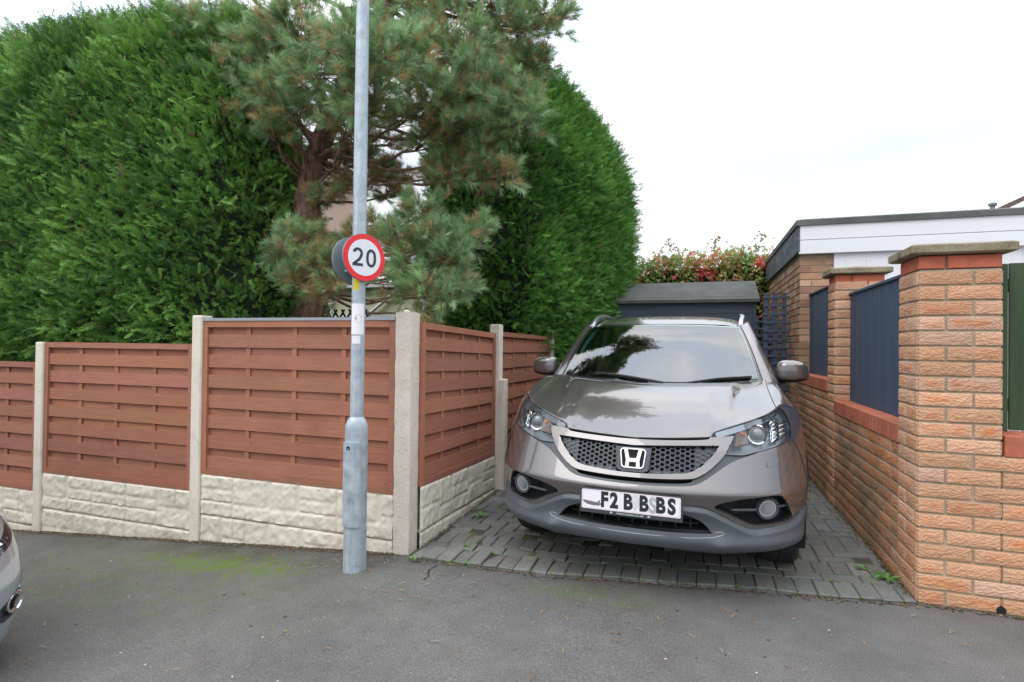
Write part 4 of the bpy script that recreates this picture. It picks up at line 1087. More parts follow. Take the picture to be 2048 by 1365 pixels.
# bars inside the intake
b = MB()
for zc in (.412, .440):
    pts = [(x, float(CS(x, zc))+.03, zc) for x in np.linspace(-.345+(zc-.41)*.8, .345-(zc-.41)*.8, 17)]; b.tube(pts, .005, 6)
for x in np.linspace(-.3, .3, 9): b.box((x, float(CS(x, .42))+.045, .42), (.008, .02, .075))
b.obj('intake_bars', m_bplas, car)
# silver lip line
pts = [(0,.356),(.107,.357),(.308,.359),(.400,.366),(.445,.377),(.458,.386),(.447,.392),(.412,.391)]
full = [(-x, z) for x, z in pts[::-1][:-1]]+pts
b = MB(); b.tube([fr.pt(x, z, clad_off(x, z)+.0005) for x, z in full], [.001]+[.0024]*(len(full)-2)+[.001], 8); b.obj('lip_trim', mat('lip_highlight_plastic', (.30,.32,.34), .3), car, True, 60)

# grille mesh
gback = fr.obj('grille_back', ['mesh'], m_blk, car, -.055, .002)
b = MB(); dark = MB(); mp_ = fr.polys['mesh']
def inside(x, z, poly, grow=0.):
    return bool(in_poly(np.array([abs(x)]), np.array([z]), poly)[0])
col_ = 0
for ci in range(-17, 18):
    x = ci*.0258
    for rj in range(-1, 8):
        z = .668+rj*.0236+(.0118 if ci % 2 else 0)
        if abs(x) < .090 or not inside(x, z, mp_): continue
        hw_, hh = .0172, .0118; o_h = [(-hw_,0),(-hw_*.5,hh),(hw_*.5,hh),(hw_,0),(hw_*.5,-hh),(-hw_*.5,-hh)]; f = .80
        c_ = fr.pt(x, z, -.012); n = fr.normal(x, z); M = facing(c_, n)
        b.ring([(p[0]*1.02, p[1]*1.02) for p in o_h], [(p[0]*f, p[1]*(f-.04)) for p in o_h], .010, M @ Matrix.Translation((0,0,-.008)))
        if abs(x) > .335 or rj < 0 or (z < .69 and abs(x) > .09) : dark.prism([(p[0]*.8, p[1]*.76) for p in o_h], .001, M @ Matrix.Translation((0,0,-.004)))
b.obj('honeycomb_mesh', m_dplas, gback); dark.obj('blanked_cells', m_dplas, gback)
# centre plate and emblem
b = MB(); zc = .733
pl = [(-.098,.062),(.098,.062),(.084,-.060),(.060,-.072),(-.060,-.072),(-.084,-.060)]
fr_n = Vector((0, -1, .35)).normalized(); Me = facing((0, float(CS(0, zc))-.004, zc), fr_n)
b.prism(pl, .012, Me @ Matrix.Translation((0,0,-.012))); b.obj('emblem_plate', m_dplas, gback)
def rrect(wt, wb_, h, r_, n=6):
    """rounded trapezoid, counter clockwise"""
    P = []
    for (cx, cy, a0_) in ((wt-r_, h-r_, 0), (-wt+r_, h-r_, 90), (-wb_+r_, -h+r_, 180), (wb_-r_, -h+r_, 270)):
        for k in range(n+1): a = R(a0_+90*k/n); P.append((cx+r_*math.cos(a), cy+r_*math.sin(a)))
    return P
emb = MB(); o_ = rrect(.070, .061, .054, .020); i_ = rrect(.0635, .0555, .0475, .015)
emb.ring(o_, i_, .008, Me @ Matrix.Translation((0,0,.0)))
def Hpoly(mb, P): mb.prism(P, .007, Me @ Matrix.Translation((0,0,.001)))
Hpoly(emb, [(-.049,.0475),(-.030,.0475),(-.019,.001),(-.019,-.006),(-.0195,-.0475),(-.039,-.0475),(-.036,-.012)])
Hpoly(emb, [(.049,.0475),(.036,-.012),(.039,-.0475),(.0195,-.0475),(.019,-.006),(.019,.001),(.030,.0475)])
Hpoly(emb, [(-.0195,.000),(.0195,.000),(.0195,-.019),(.013,-.0205),(-.013,-.0205),(-.0195,-.019)])
eo = emb.obj('emblem', m_chrome, gback, True, 30); eo['label'] = 'chrome letter H badge in a rounded frame'
b = MB(); b.prism(i_, .001, Me); b.obj('emblem_back', m_blk, eo)

# number plate
npl = MB(); pz, py_ = .508, -.016; Mp = facing((0, py_, pz), (0, -1, .03))
npl.prism(rrect(.268, .268, .064, .006, 3), .010, Mp @ Matrix.Translation((0,0,-.006))); pf = npl.obj('number_plate_holder', mat('plate_holder', (.045,.05,.055), .35), car)
b = MB(); b.prism(rrect(.258, .258, .0515, .008, 3), .0025, Mp @ Matrix.Translation((0,.008,.0035))); plo = b.obj('number_plate', mat('plate_white', (.78,.77,.80), .35), pf)
b = MB(); b.ring(rrect(.254, .254, .0478, .007, 3), rrect(.2525, .2525, .0463, .006, 3), .0004, Mp @ Matrix.Translation((0,.008,.0060))); b.obj('plate_border', mat('pale_red_line', (.70,.30,.26), .5), plo)
m_pk = mat('plate_black', (.02,.02,.025), .4); m_ghost = mat('plate_grey_print', (.42,.41,.42), .5)
def pch(c_, x, w_=.050, h=.076, mm_=None, dz=0., dy=0.): text_mesh(c_, h*1.42, 'plate_character', mm_ or m_pk, plo, Mp @ Matrix.Translation((x, .008+dy, .0066+dz)), .0004, .0052, .78)
for c_, x in (('F', -.135), ('2', -.083), ('B', -.010), ('B', .072), ('B', .157), ('S', .213)): pch(c_, x)
pch('S', .118, mm_=m_ghost, dz=-.0003, dy=-.004); pch('9', .030, mm_=mat('plate_faint_print', (.62,.61,.63), .5), dz=-.0004)
b = MB(); b.prism([(-.155,-.030),(-.150,-.036),(-.140,-.028),(-.138,.0),(-.152,-.012)], .0004, Mp @ Matrix.Translation((-.02,.008,.0061))); b.prism([(-.254,-.006),(-.180,-.014),(-.150,-.018),(-.150,-.026),(-.190,-.034),(-.228,-.028),(-.246,-.018)], .0003, Mp @ Matrix.Translation((0,.008,.0060)))
b.obj('plate_smear', mat('plate_smear_print', (.16,.14,.15), .5), plo)
text_mesh('www.swans.co.uk', .017, 'plate_small_print', mat('small_white_print', (.5,.5,.52), .5), pf, Mp @ Matrix.Translation((0, -.0535, .0042)), .0003, .0004, 1.0, spacing=1.15)
b = MB()
for x in (-.098, .098): b.box(tuple(Mp @ Vector((x, -.0535, .0044))), (.012, .001, .010)); 
b.obj('plate_mark', mat('small_white_mark', (.5,.5,.52), .5), pf)

# fog lamps
Vf, Ff = fr.region(['fog'], -.045, .002); Vw, Fw = fr.region(['washer'], .004, -.008)
for sgx in (-1, 1):
    V1, F1 = side_split(Vw, Fw, sgx); obj_from('headlamp_washer_cover', V1, F1, m_paint, car, smooth=True, angle=38)
    V1, F1 = side_split(Vf, Ff, sgx); obj_from('fog_lamp_recess', V1, F1, m_bplas, car, smooth=True, angle=38)
    fc = (sgx*.690, .498); p = fr.pt(fc[0], fc[1], -.012); n = (fr.normal(*fc)+Vector((0,-.6,0))).normalized(); M = facing(p, n)
    b = MB(); b.lathe([(.052,-.05),(.060,-.03),(.062,-.004),(.057,.006),(.049,.004),(.045,-.006)], 40, M)
    fo = b.obj('fog_lamp', m_dplas, car, True, 40)
    b = MB(); b.lathe([(0,-.020),(.018,-.019),(.032,-.013),(.043,-.006),(.0455,-.003)], 28, M)
    for k in range(5): b.box(tuple(M @ Vector((-.024+k*.012, 0, -.012))), (.004, .006, .040))
    b.lathe([(.0,-.006),(.010,-.008),(.012,-.016)], 14, M)
    b.obj('reflector', mat('fog_reflector', (.85,.86,.88), .18, metal=.7), fo, True, 35, recalc=True)
    b = MB(); b.lathe([(.0455,-.006),(.034,-.001),(.018,.002),(0,.003)], 28, M); b.obj('lens', m_lens, fo, True)
    b = MB()
    for xa, xb, zc_, tz in ((.505,.632,.492,.006), (.745,.792,.500,.006)):
        P = []
        for x in np.linspace(xa, xb, 7): P.append(fr.pt(sgx*x, zc_, -.018))
        b.tube(P, [.003]+[.008]*6, 8)
    b.obj('fin', m_dplas, fo, True, 60)
    b = MB()                                         # honeycomb behind the lamp
    for i in range(-1, 12):
        for j in range(6):
            x = .565+i*.019; z = .435+j*.022+(.011 if i % 2 else 0)
            if inside(x, z, fr.polys['fog']) and math.hypot(x-.690, z-.498) > .06 and x > .56:
                o_h = [(-.0125,0),(-.0063,.0108),(.0063,.0108),(.0125,0),(.0063,-.0108),(-.0063,-.0108)]
                b.ring(o_h, [(q[0]*.78, q[1]*.78) for q in o_h], .005, facing(fr.pt(sgx*x, z, -.040), fr.normal(sgx*x, z)))
    if b.V: b.obj('mesh_insert', m_bplas, fo)

# headlights, one part each
Vb, Fb = fr.region(['head'], lambda x, z: -.075+.045*sstep((abs(x)-.70)/.1)+.04*sstep((.50-abs(x))/.1), -.001, 'n')
Vg, Fg = fr.region(['head'], .003, -.004)
m_lampdark = mat('lamp_inner_grey', (.24,.27,.29), .3, metal=.3)
for sgx in (-1, 1):
    V1, F1 = side_split(Vb, Fb, sgx); hb = obj_from('headlight', V1, F1, m_lampdark, car, smooth=True, angle=30)
    V1, F1 = side_split(Vg, Fg, sgx); obj_from('glass_cover', V1, F1, m_lens, hb, smooth=True, angle=30)
    # projector
    pc_ = fr.pt(sgx*.650, .880, -.028); nn = Vector((sgx*.12, -1, .03)).normalized(); M = facing(pc_, nn)
    b = MB(); b.lathe([(.052,-.045),(.056,-.012),(.056,-.002),(.051,.004),(.044,.001),(.041,-.010)], 40, M); b.obj('projector_ring', m_chrome, hb, True, 40)
    b = MB(); b.lathe([(.0415,-.014),(.036,-.002),(.026,.006),(.013,.010),(0,.011)], 36, M); lo = b.obj('projector_lens', mat('projector_glass', (.30,.33,.31), .05, metal=.2, coat=1), hb, True)
    # indicator
    b = MB()
    q0 = [(.520,.822),(.598,.836),(.588,.906),(.535,.890)]
    def lq(x, z, o): return fr.pt(sgx*x, z, o)
    for k in range(9):
        a = k/9; c_ = (k+.6)/9
        P = []
        for (t) in (a, c_):
            xa = q0[0][0]+(q0[1][0]-q0[0][0])*t; za = q0[0][1]+(q0[1][1]-q0[0][1])*t; xb = q0[3][0]+(q0[2][0]-q0[3][0])*t; zb2 = q0[3][1]+(q0[2][1]-q0[3][1])*t
            P.append((xa, za, xb, zb2))
        V = [lq(P[0][0], P[0][1], -.024), lq(P[1][0], P[1][1], -.018), lq(P[1][2], P[1][3], -.018), lq(P[0][2], P[0][3], -.024),
             lq(P[0][0], P[0][1], -.045), lq(P[1][0], P[1][1], -.045), lq(P[1][2], P[1][3], -.045), lq(P[0][2], P[0][3], -.045)]
        b.add(V, [(0,1,2,3),(0,4,5,1),(1,5,6,2),(2,6,7,3),(3,7,4,0)])
    b.obj('indicator_reflector', mat('indicator_reflector', (.60,.50,.46), .25, metal=.6), hb)
    b = MB(); b.lathe([(0,-.01),(.012,-.01),(.013,.006),(.008,.014),(0,.016)], 16, facing(fr.pt(sgx*.562, .885, -.020), nn)); b.obj('indicator_bulb', m_amber, hb, True, 40)
    # outer reflector with facets and bright edge strips
    b = MB()
    for (xa, za, xb, zb2, o1, o2) in ((.735,.838,.758,.968,-.040,-.020), (.758,.845,.782,.960,-.020,-.030), (.782,.855,.803,.930,-.030,-.010)):
        for k in range(7):
            t0_, t1_ = k/7, (k+.88)/7; z0_ = za+(zb2-za)*t0_; z1_ = za+(zb2-za)*t1_
            b.add([lq(xa, z0_, o1-.006*(k % 2)), lq(xb, z0_, o2), lq(xb, z1_, o2-.007), lq(xa, z1_, o1)], [(0,1,2,3)])
    b.obj('side_reflector', m_chrome, hb, recalc=False)
    b = MB()
    for pts_, rr_ in (([(.722,.835),(.728,.870),(.722,.905),(.742,.950),(.757,.972)], .0045), ([(.508,.818),(.56,.822),(.605,.832),(.612,.842)], .0032), ([(.462,.884),(.50,.898),(.545,.905),(.60,.925)], .0035), ([(.735,.832),(.745,.828)], .006)):
        b.tube([lq(x, z, -.018) for x, z in pts_], rr_, 6)
    b.obj('bright_trim', m_chrome, hb, True, 60)
    # pale strip under the bonnet edge
    b = MB(); top_ = [(.420,.876),(.476,.893),(.567,.920),(.662,.948),(.736,.971)]
    V = []; F = []
    for k, (x, z) in enumerate(top_): V += [lq(x, z+.003, -.004), lq(x+.012, z-.020, -.012)]
    F = [(2*k, 2*k+1, 2*k+3, 2*k+2) for k in range(4)]; b.add(V, F); b.obj('inner_shroud', m_bucket, hb, recalc=False)

# crisp shut lines
def outline(pts, name, parent, r_=.0018, o=.0012, m=None):
    for sgx in (-1, 1):
        b = MB(); b.tube([fr.pt(sgx*x, z, o) for x, z in pts], r_, 5); b.obj(name, m or m_blk, parent)
hp = fr.polys['head']; outline(hp+[hp[0]], 'headlight_gap', car, .0020)
sp_ = [p for p in fr.polys['surround'] if p[0] > .38 or p[1] < .68 and p[0] > .05]; outline([p for p in sp_ if p[0] > .30 and p[1] < .85][::1], 'surround_gap', car, .0016, .0)
outline([(.816,.845),(.845,.800),(.872,.740),(.888,.690),(.898,.650),(.905,.600)], 'wing_seam', car, .0016)
outline([(.02,.543),(.2,.526),(.266,.517),(.334,.515),(.380,.507),(.414,.491),(.471,.460),(.528,.427),(.579,.403),(.619,.393),(.707,.401),(.788,.408),(.830,.420)], 'cladding_gap', car, .0018, .0035)
# bonnet: from the front edge to the scuttle, with the tops of the wings
def front_top(a):
    """a in -1..1 along the top row of the skin"""
    t = (a+1)/2*fr.nx; i = int(min(t, fr.nx-1)); f = t-i
    x = fr.X[-1, i]*(1-f)+fr.X[-1, i+1]*f; z = fr.Z[-1, i]*(1-f)+fr.Z[-1, i+1]*f; return Vector((x, float(CS(x, z)), z))
def side_top(y):      # top edge of the flank
    t = sstep((y-.6)/1.1); return Vector((.893-.028*t, y, .975+.045*t+.05*sstep((y-1.6)/2.4)))
YE = 1.42
def rear_edge(a):
    s_ = abs(a); sg = 1 if a >= 0 else -1
    xj = .73
    x = s_*.885
    if x <= xj: return Vector((sg*x, 1.02+.42*x*x, 1.075+.085*x*x))
    t = (x-xj)/(.885-xj); p0 = Vector((xj, 1.02+.42*xj*xj, 1.075+.085*xj*xj)); p1 = side_top(YE); q = p0.lerp(p1, t); q.z += .018*math.sin(math.pi*t)*1.; q.x *= sg; return q
def bonnet(u, v):
    a = u*2-1; f_ = front_top(a); r_ = rear_edge(a); s_ = abs(a)
    if s_ > .999:
        y = f_.y+(YE-f_.y)*v; q = side_top(y); q.z = f_.z+(q.z-f_.z)*sstep(v*4) if v < .25 else q.z; q.x = f_.x*(1 if a > 0 else 1) if v == 0 else math.copysign(q.x+(abs(f_.x)-q.x)*(1-sstep(v*3)), a); return q
    y = f_.y+(r_.y-f_.y)*v; x = f_.x+(r_.x-f_.x)*v
    if v > 0 and s_ < .9: zs_ = sum(front_top(max(-.99, min(.99, a+d_))).z for d_ in (-.09,-.06,-.03,0,.03,.06,.09))/7; f_ = Vector((f_.x, f_.y, f_.z+(zs_-f_.z)*sstep(v*5)))
    ez = 1-(1-v)**(2.3-1.0*sstep((s_-.35)/.45)); z = f_.z+(r_.z-f_.z)*ez
    # raised centre panel with a soft crease running from the A-pillar foot to the grille corner
    cr_ = .56-.10*(1-v); ax = abs(x)
    z += (.022*(1-sstep((ax-cr_)/.045))-.004)*math.sin(math.pi*min(1, v*1.02))**.6*(1 if v > 0 else 0)
    z += .030*math.sin(math.pi*v)*(1-(s_)**3)*1.0
    # crown of the wing
    z += .050*math.exp(-((ax-.80)/.060)**2)*math.sin(math.pi*min(1., .08+v*.92))**.8*(v > 0)
    return Vector((x, y, z))
def wingfix(u, v): return bonnet(u, v)
us = [0.]+[.004+.992*i/118 for i in range(119)]+[1.]
def bon(u, v):
    i = int(round(u*120)); return bonnet(us[i], (v**1.5))
grid_obj('bonnet', bon, 120, 60, m_paint, car)
# shut line between wing and bonnet
for sgx in (-1, 1):
    P = []; b = MB()
    for k in range(0, 22):
        v = .012+.97*(k/21.); P.append(bonnet(.5+sgx*(.425-.012*math.sin(v*3)), v)+Vector((0,0,.0005)))
    b.tube(P, .0022, 5)
    b.obj('bonnet_shut_line', m_blk, car)
# lip under the front edge of the bonnet
b = MB(); P = [front_top(a)+Vector((0, .004, -.004)) for a in np.linspace(-.42, .42, 31)]; b.tube(P, .006, 6); b.obj('bonnet_seal', m_blk, car)

# flanks with wheel arches
RW = .352; YA, YB = .935, 3.555
for sgx in (-1, 1):
    nyS, nzS = 210, 46
    y0 = float(CS(.915, .6)); V = []; keep = []
    ys_ = None
    def side_pt(u, t):
        zlow = .262 if u < .01 else .25
        zz0 = float(np.interp(1., *zip(*zb_)))
        zt__ = None
        y = None
        # column start follows the skin edge
        yst_top = float(fr.Z[-1, -1]); zmin = float(fr.Z[0, -1])
        yy = 0
        yst = float(CS(CW(.6), .6))
        ytmp = yst+(4.48-yst)*u
        topz = side_top(max(ytmp, .7)).z if ytmp > .9 else yst_top+(side_top(.9).z-yst_top)*max(0, (ytmp-yst)/(.9-yst))
        z = zmin+(topz-zmin)*t
        ys0 = float(CS(CW(z), z)); y = ys0+(4.48-ys0)*u
        x = float(CW(min(z, .98))); k = sstep((y-.5)/.6); x = x*(1-k)+k*(x+.0)
        topx = side_top(max(y, .7)).x
        if t > .85: x = x+(topx-x)*sstep((t-.85)/.15)*(k)
        # taper to the tail
        x -= .10*sstep((y-3.7)/.9)**1.5
        for yc in (YA, YB):      # arch flare
            d = math.hypot(y-yc, z-RW); x += .012*math.exp(-((d-.41)/.05)**2)
        return Vector((x, y, z))
    G = [[side_pt((i/nyS)**1.0, j/nzS) for i in range(nyS+1)] for j in range(nzS+1)]
    RA = .402
    for j in range(nzS+1):       # snap to the arch
        for i in range(nyS+1):
            for yc in (YA, YB):
                p = G[j][i]; d = Vector((0, p.y-yc, p.z-RW)); 
                if abs(d.length-RA) < .012 and i > 0: d.normalize(); p.y = yc+d.y*RA; p.z = RW+d.z*RA
    V = [(p.x*sgx, p.y, p.z) for r_ in G for p in r_]; F = []; Fc = []
    for j in range(nzS):
        for i in range(nyS):
            c_ = (G[j][i]+G[j+1][i+1]+G[j][i+1]+G[j+1][i])/4
            if min(math.hypot(c_.y-YA, c_.z-RW), math.hypot(c_.y-YB, c_.z-RW)) < RA-.002: continue
            f = (j*(nyS+1)+i, j*(nyS+1)+i+1, (j+1)*(nyS+1)+i+1, (j+1)*(nyS+1)+i); f = f if sgx > 0 else f[::-1]
            dmin = min(math.hypot(c_.y-YA, c_.z-RW), math.hypot(c_.y-YB, c_.z-RW))
            (Fc if (c_.z < .40 or dmin < RA+.045) and not (c_.y < .62 and c_.z > .44) else F).append(f)
    obj_from('body_side', V, F, m_paint, car, smooth=True); obj_from('sill_and_arch_cladding', V, Fc, m_plas, car, smooth=True)
    # arch liners
    b = MB()
    for yc in (YA, YB):
        V = []; F = []
        for k in range(25):
            a = math.pi*(-.12+1.24*k/24)
            for xx in (.905, .60): V.append((sgx*xx, yc+RA*math.cos(a), RW+RA*math.sin(a)))
        F = [(2*k, 2*k+1, 2*k+3, 2*k+2) for k in range(24)]; b.add(V, F)
        b.box((sgx*.60, yc, .55), (.01, .82, .6))
    b.obj('wheel_arch_liner', m_blk, car, recalc=False)
for yc in (YA, YB):
    for sgx in (-1, 1):
        wheel(car, sgx*.782, yc, RW, .222, sgx)
# floor pan and tail
b = MB(); b.box((0, 2.4, .30), (1.2, 3.9, .10)); b.box((0, .62, .30), (1.3, .5, .06)); b.obj('underbody', m_blk, car)

# greenhouse
def ws(u, v):       # windscreen, u -1..1, v 0 bottom to 1 top
    hwid = .735+(.605-.735)*v
    x = u*hwid; yb_ = 1.040+.45*x*x; zb__ = 1.062+.085*x*x
    yt = 1.68+.30*x*x; zt__ = 1.529-.014*abs(x/.6)**2
    s_ = v; y = yb_+(yt-yb_)*s_; z = zb__+(zt__-zb__)*s_+.035*math.sin(math.pi*s_*.95)+.042*(1-u*u)*math.sin(math.pi*s_); return Vector((x, y, z))
gl_ = grid_obj('windscreen', lambda u, v: ws((u*2-1)*.965, .05+.92*v), 40, 24, m_screen, car)
# black ceramic band round the glass
b = MB()
def strip(fnA, fnB, n, mb, flip=False):
    V = []; 
    for k in range(n+1): V += [fnA(k/n), fnB(k/n)]
    mb.add(V, [(2*k, 2*k+1, 2*k+3, 2*k+2) for k in range(n)])
e_ = Vector((0, -.0012, .0012)); 
strip(lambda t: ws((t*2-1), .0)-e_*4, lambda t: ws((t*2-1)*.97, .075)-e_*2, 30, b)
for s_ in (-1, 1): strip(lambda t: ws(s_*1.0, t)-e_*3, lambda t: ws(s_*.955, t)-e_*2, 24, b)
strip(lambda t: ws((t*2-1), 1.0)-e_*3, lambda t: ws((t*2-1)*.97, .955)-e_*2, 30, b)
b.obj('screen_border', mat('black_frit', (.012,.013,.014), .3, coat=1), car, True, recalc=False)
b = MB()
V = []; F = []; pg = [(-.20,.985),(.20,.985),(.17,.925),(.11,.885),(-.11,.885),(-.17,.925)]
b.add([ws(x/.62, v)-e_*3 for x, v in pg], [tuple(range(6))]); b.obj('sensor_cover', m_cab, car, recalc=False)
# pillars and roof
ROOFY = [1.70,1.9,2.2,2.6,3.1,3.6,4.0,4.25]; ROOFZ = [1.535,1.578,1.622,1.648,1.650,1.625,1.58,1.54]
def roof(u, v):
    a = u*2-1; x0 = .605+.045*sstep(v*2)-.05*sstep((v-.6)/.4); x = a*(x0+.03)
    y = (1.70+.24*x*x)+(4.25-1.70-.24*x*x)*v; z = float(np.interp(y, ROOFY, ROOFZ)); z -= .040*abs(a)**4+.010*a*a+.02*abs(a)**12
    if v == 0: z = min(z, 1.532-.012*abs(x/.6)**2+.004)
    return Vector((x, y, z))
grid_obj('roof', roof, 48, 40, m_paint, car)
for sgx in (-1, 1):
    # A pillar: painted strip from wing to roof
    def ap(u, v):
        p = ws(sgx*1.0, v); q = Vector((sgx*(.875+(.665-.875)*v), 1.46+(2.02-1.46)*v, 1.055+(1.575-1.055)*v))
        t = u; r_ = p.lerp(q, t); r_ += Vector((sgx*.022, -.018, .012))*math.sin(math.pi*t)
        return r_
    grid_obj('a_pillar', ap, 10, 30, m_paint, car)
    # side glass and cant rail
    def sg_(u, v):
        lo = side_top(1.46+(4.1-1.46)*u); lo.x -= .018; y1 = 2.02+(3.95-2.02)*u; hi = Vector((.655-.02*sstep((u-.6)/.4), y1, float(np.interp(y1, ROOFY, ROOFZ))-.055)); p = lo.lerp(hi, v); p.x += .03*math.sin(math.pi*v); p.x *= sgx; return p
    grid_obj('side_window', sg_, 30, 10, m_side, car)
    b = MB()
    for uu in (.36, .72):
        strip(lambda t: sg_(uu-.02, t)+Vector((sgx*.004,0,0)), lambda t: sg_(uu+.02, t)+Vector((sgx*.004,0,0)), 8, b)
    strip(lambda t: sg_(t, 0)+Vector((sgx*.006,0,-.004)), lambda t: sg_(t, .05)+Vector((sgx*.006,0,0)), 20, b)
    b.obj('window_trim', m_bplas, car, recalc=False)
    def cant(u, v):
        hi = sg_(v, 1); y = hi.y; rx = sgx*(.635-.0*v); rz = float(np.interp(y, ROOFY, ROOFZ))-.04; q = Vector((rx, y, rz)); r_ = hi.lerp(q, u); r_.x += sgx*.012*math.sin(math.pi*u); return r_
    grid_obj('cant_rail', cant, 6, 24, m_paint, car)
    # roof rail
    P = []; 
    for k in range(25):
        t = k/24; y = 1.80+(3.75-1.80)*t; z = float(np.interp(y, ROOFY, ROOFZ))-.036+.040*min(1, math.sin(math.pi*t)**.5 if 0 < t < 1 else 0); P.append(Vector((sgx*(.605+.030*sstep(t*4)-.03*sstep((t-.8)/.2)), y, z)))
    b = MB(); V = []; n_ = len(P)
    for i, p in enumerate(P):
        hw2 = .019; V += [p+Vector((-hw2,0,-.014)), p+Vector((-hw2*.8,0,.010)), p+Vector((0,0,.016)), p+Vector((hw2*.8,0,.010)), p+Vector((hw2,0,-.014))]
    F = [(i*5+k, i*5+(k+1) % 5, (i+1)*5+(k+1) % 5, (i+1)*5+k) for i in range(n_-1) for k in range(5)]+[(0,1,2,3,4),(n_*5-1,n_*5-2,n_*5-3,n_*5-4,n_*5-5)]
    b.add(V, F); b.obj('roof_rail', m_satin, car, True, 50)
    # door mirror
    M = Matrix.Translation((sgx*.945, 1.53, 1.178)) @ Matrix.Rotation(sgx*R(8), 4, 'Z')
    def mir(u, v):
        th, ph = 2*math.pi*u, math.pi*(v-.5); e = .55
        f = lambda c_, e_: math.copysign(abs(c_)**e_, c_)
        x = .106*f(math.cos(ph), e)*f(math.cos(th), e); y = .070*f(math.cos(ph), .8)*f(math.sin(th), .8); z = .082*f(math.sin(ph), e)
        x *= 1-.10*(z/.08)*(1 if x*sgx > 0 else 0); 
        if x*sgx > 0: z *= 1-.18*(x*sgx/.106)
        return M @ Vector((x, y, z))
    mo_ = grid_obj('door_mirror', lambda u, v: mir(u, v), 40, 24, m_paint, car)
    b = MB(); 
    V = []; F = []; nu_ = 40
    for j in range(9):
        v = .02+.30*j/8
        for i in range(nu_):
            c0 = Vector((sgx*.945, 1.53, 1.178)); p = mir(i/nu_, v); V.append(c0+(p-c0)*1.012)
    F = [(j*nu_+i, j*nu_+(i+1) % nu_, (j+1)*nu_+(i+1) % nu_, (j+1)*nu_+i) for j in range(8) for i in range(nu_)]+[tuple(range(nu_))]
    b.add(V, F); b.tube([(sgx*.815, 1.58, 1.075), (sgx*.86, 1.56, 1.105), (sgx*.905, 1.54, 1.118)], [.034, .028, .026], 10); b.obj('mirror_base', m_bplas, mo_, True, 50)
    b = MB(); b.tube([M @ Vector((sgx*.02, -.058, -.030)), M @ Vector((sgx*.085, -.045, -.026)), M @ Vector((sgx*.102, -.012, -.022))], .004, 6); b.obj('mirror_strip', m_satin, mo_, True)
# tail
def tail(u, v):
    a = u*2-1; z = .30+(1.02-.30)*v; x = a*(.80); return Vector((x, 4.48+.06*(1-a*a), z))
grid_obj('tailgate', tail, 12, 10, m_paint, car, flip=True)
grid_obj('rear_window', lambda u, v: Vector(((u*2-1)*(.78+(.60-.78)*v), 4.46+(4.22-4.46)*v, 1.02+(1.53-1.02)*v)), 10, 8, m_side, car, flip=True)
# scuttle and wipers
b = MB(); strip(lambda t: Vector((ws(t*2-1, 0).x, ws(t*2-1, 0).y-.030, ws(t*2-1, 0).z-.004)), lambda t: ws(t*2-1, .03)+Vector((0, .01, -.012)), 30, b); b.obj('scuttle_panel', m_bplas, car, True, recalc=False)
for nm, P in (('wiper', [(.10,.02),(-.05,.045),(-.30,.075),(-.52,.085),(-.60,.080)]), ('wiper', [(.28,.01),(.45,.035),(.60,.055),(.90,.055)])):
    b = MB(); P3 = [ws(x if abs(x) < .99 else .9, v)+Vector((0, -.016, .016)) for x, v in P]; b.tube(P3, [.010,.009,.007,.006,.004][:len(P3)], 8)
    Q3 = [p+Vector((0,.012,-.010)) for p in P3[1:]]; b.tube(Q3, .005, 6); b.obj(nm, m_bplas, car, True, 60)
for x in (-.30,):
    b = MB(); b.box(tuple(bonnet(.5+x/1.79, .95)+Vector((0,0,.001))), (.018,.008,.005), bev=.002); b.obj('washer_jet', m_bplas, car)
# cabin
b = MB(); V = []; 
grid_obj('dashboard', lambda u, v: Vector(((u*2-1)*(.70-.03*v), 1.10+.42*(u*2-1)**2*.4+.55*v, .985+.05*math.sin(math.pi*v)+.015*v+.035*math.exp(-(((u*2-1)*.7+.36)/.14)**2)*v)), 30, 12, m_cab, car)
b = MB(); b.box((0, 1.75, .85), (1.40, .15, .30), bev=.03); b.box((0, 2.3, .5), (1.5, 2.2, .1)); b.obj('dash_front', m_cab, car)
b = MB(); Ms = Matrix.Translation((-.37, 1.86, 1.02)) @ Matrix.Rotation(R(65), 4, 'X')
b.tube([Ms @ Vector((.185*math.cos(a), .185*math.sin(a), 0)) for a in [2*math.pi*k/32 for k in range(33)]], .015, 8, cap=False); b.box(tuple(Ms @ Vector((0,0,0))), (.16,.06,.12), bev=.02)
b.tube([Ms @ Vector((-.18,0,0)), Ms @ Vector((.18,0,0))], .014, 6); b.obj('steering_wheel', m_cab, car, True, 50)
m_seat = mat('grey_seat_fabric', (.06,.065,.065), .9)
for x in (-.37, .37):
    b = MB(); Mr = Matrix.Rotation(R(-14), 3, 'X')
    b.box((x, 2.52, .98), (.48,.12,.62), Mr, bev=.05); b.box((x, 2.30, .68), (.50,.50,.14), bev=.05); b.box((x, 2.62, 1.36), (.26,.09,.18), Mr, bev=.035); b.obj('front_seat', m_seat, car, True, 40)
b = MB(); b.box((0, 3.30, .98), (1.20,.14,.60), Matrix.Rotation(R(-12), 3, 'X'), bev=.05)
for x in (-.38, 0, .38): b.box((x, 3.36, 1.34), (.22,.08,.14), bev=.03)
b.obj('rear_seat', m_seat, car, True, 40)
b = MB()
for sgx in (-1, 1):
    b.tube([Vector((sgx*.69, 1.33, 1.10)), Vector((sgx*.62, 1.62, 1.36)), Vector((sgx*.575, 1.86, 1.50)), Vector((sgx*.57, 2.3, 1.56))], [.030,.026,.026,.02], 8)
    b.tube([Vector((sgx*.72, 2.62, 1.0)), Vector((sgx*.60, 2.66, 1.54))], .042, 8)
    b.tube([Vector((sgx*.72, 3.60, 1.0)), Vector((sgx*.60, 3.55, 1.54))], .05, 8)
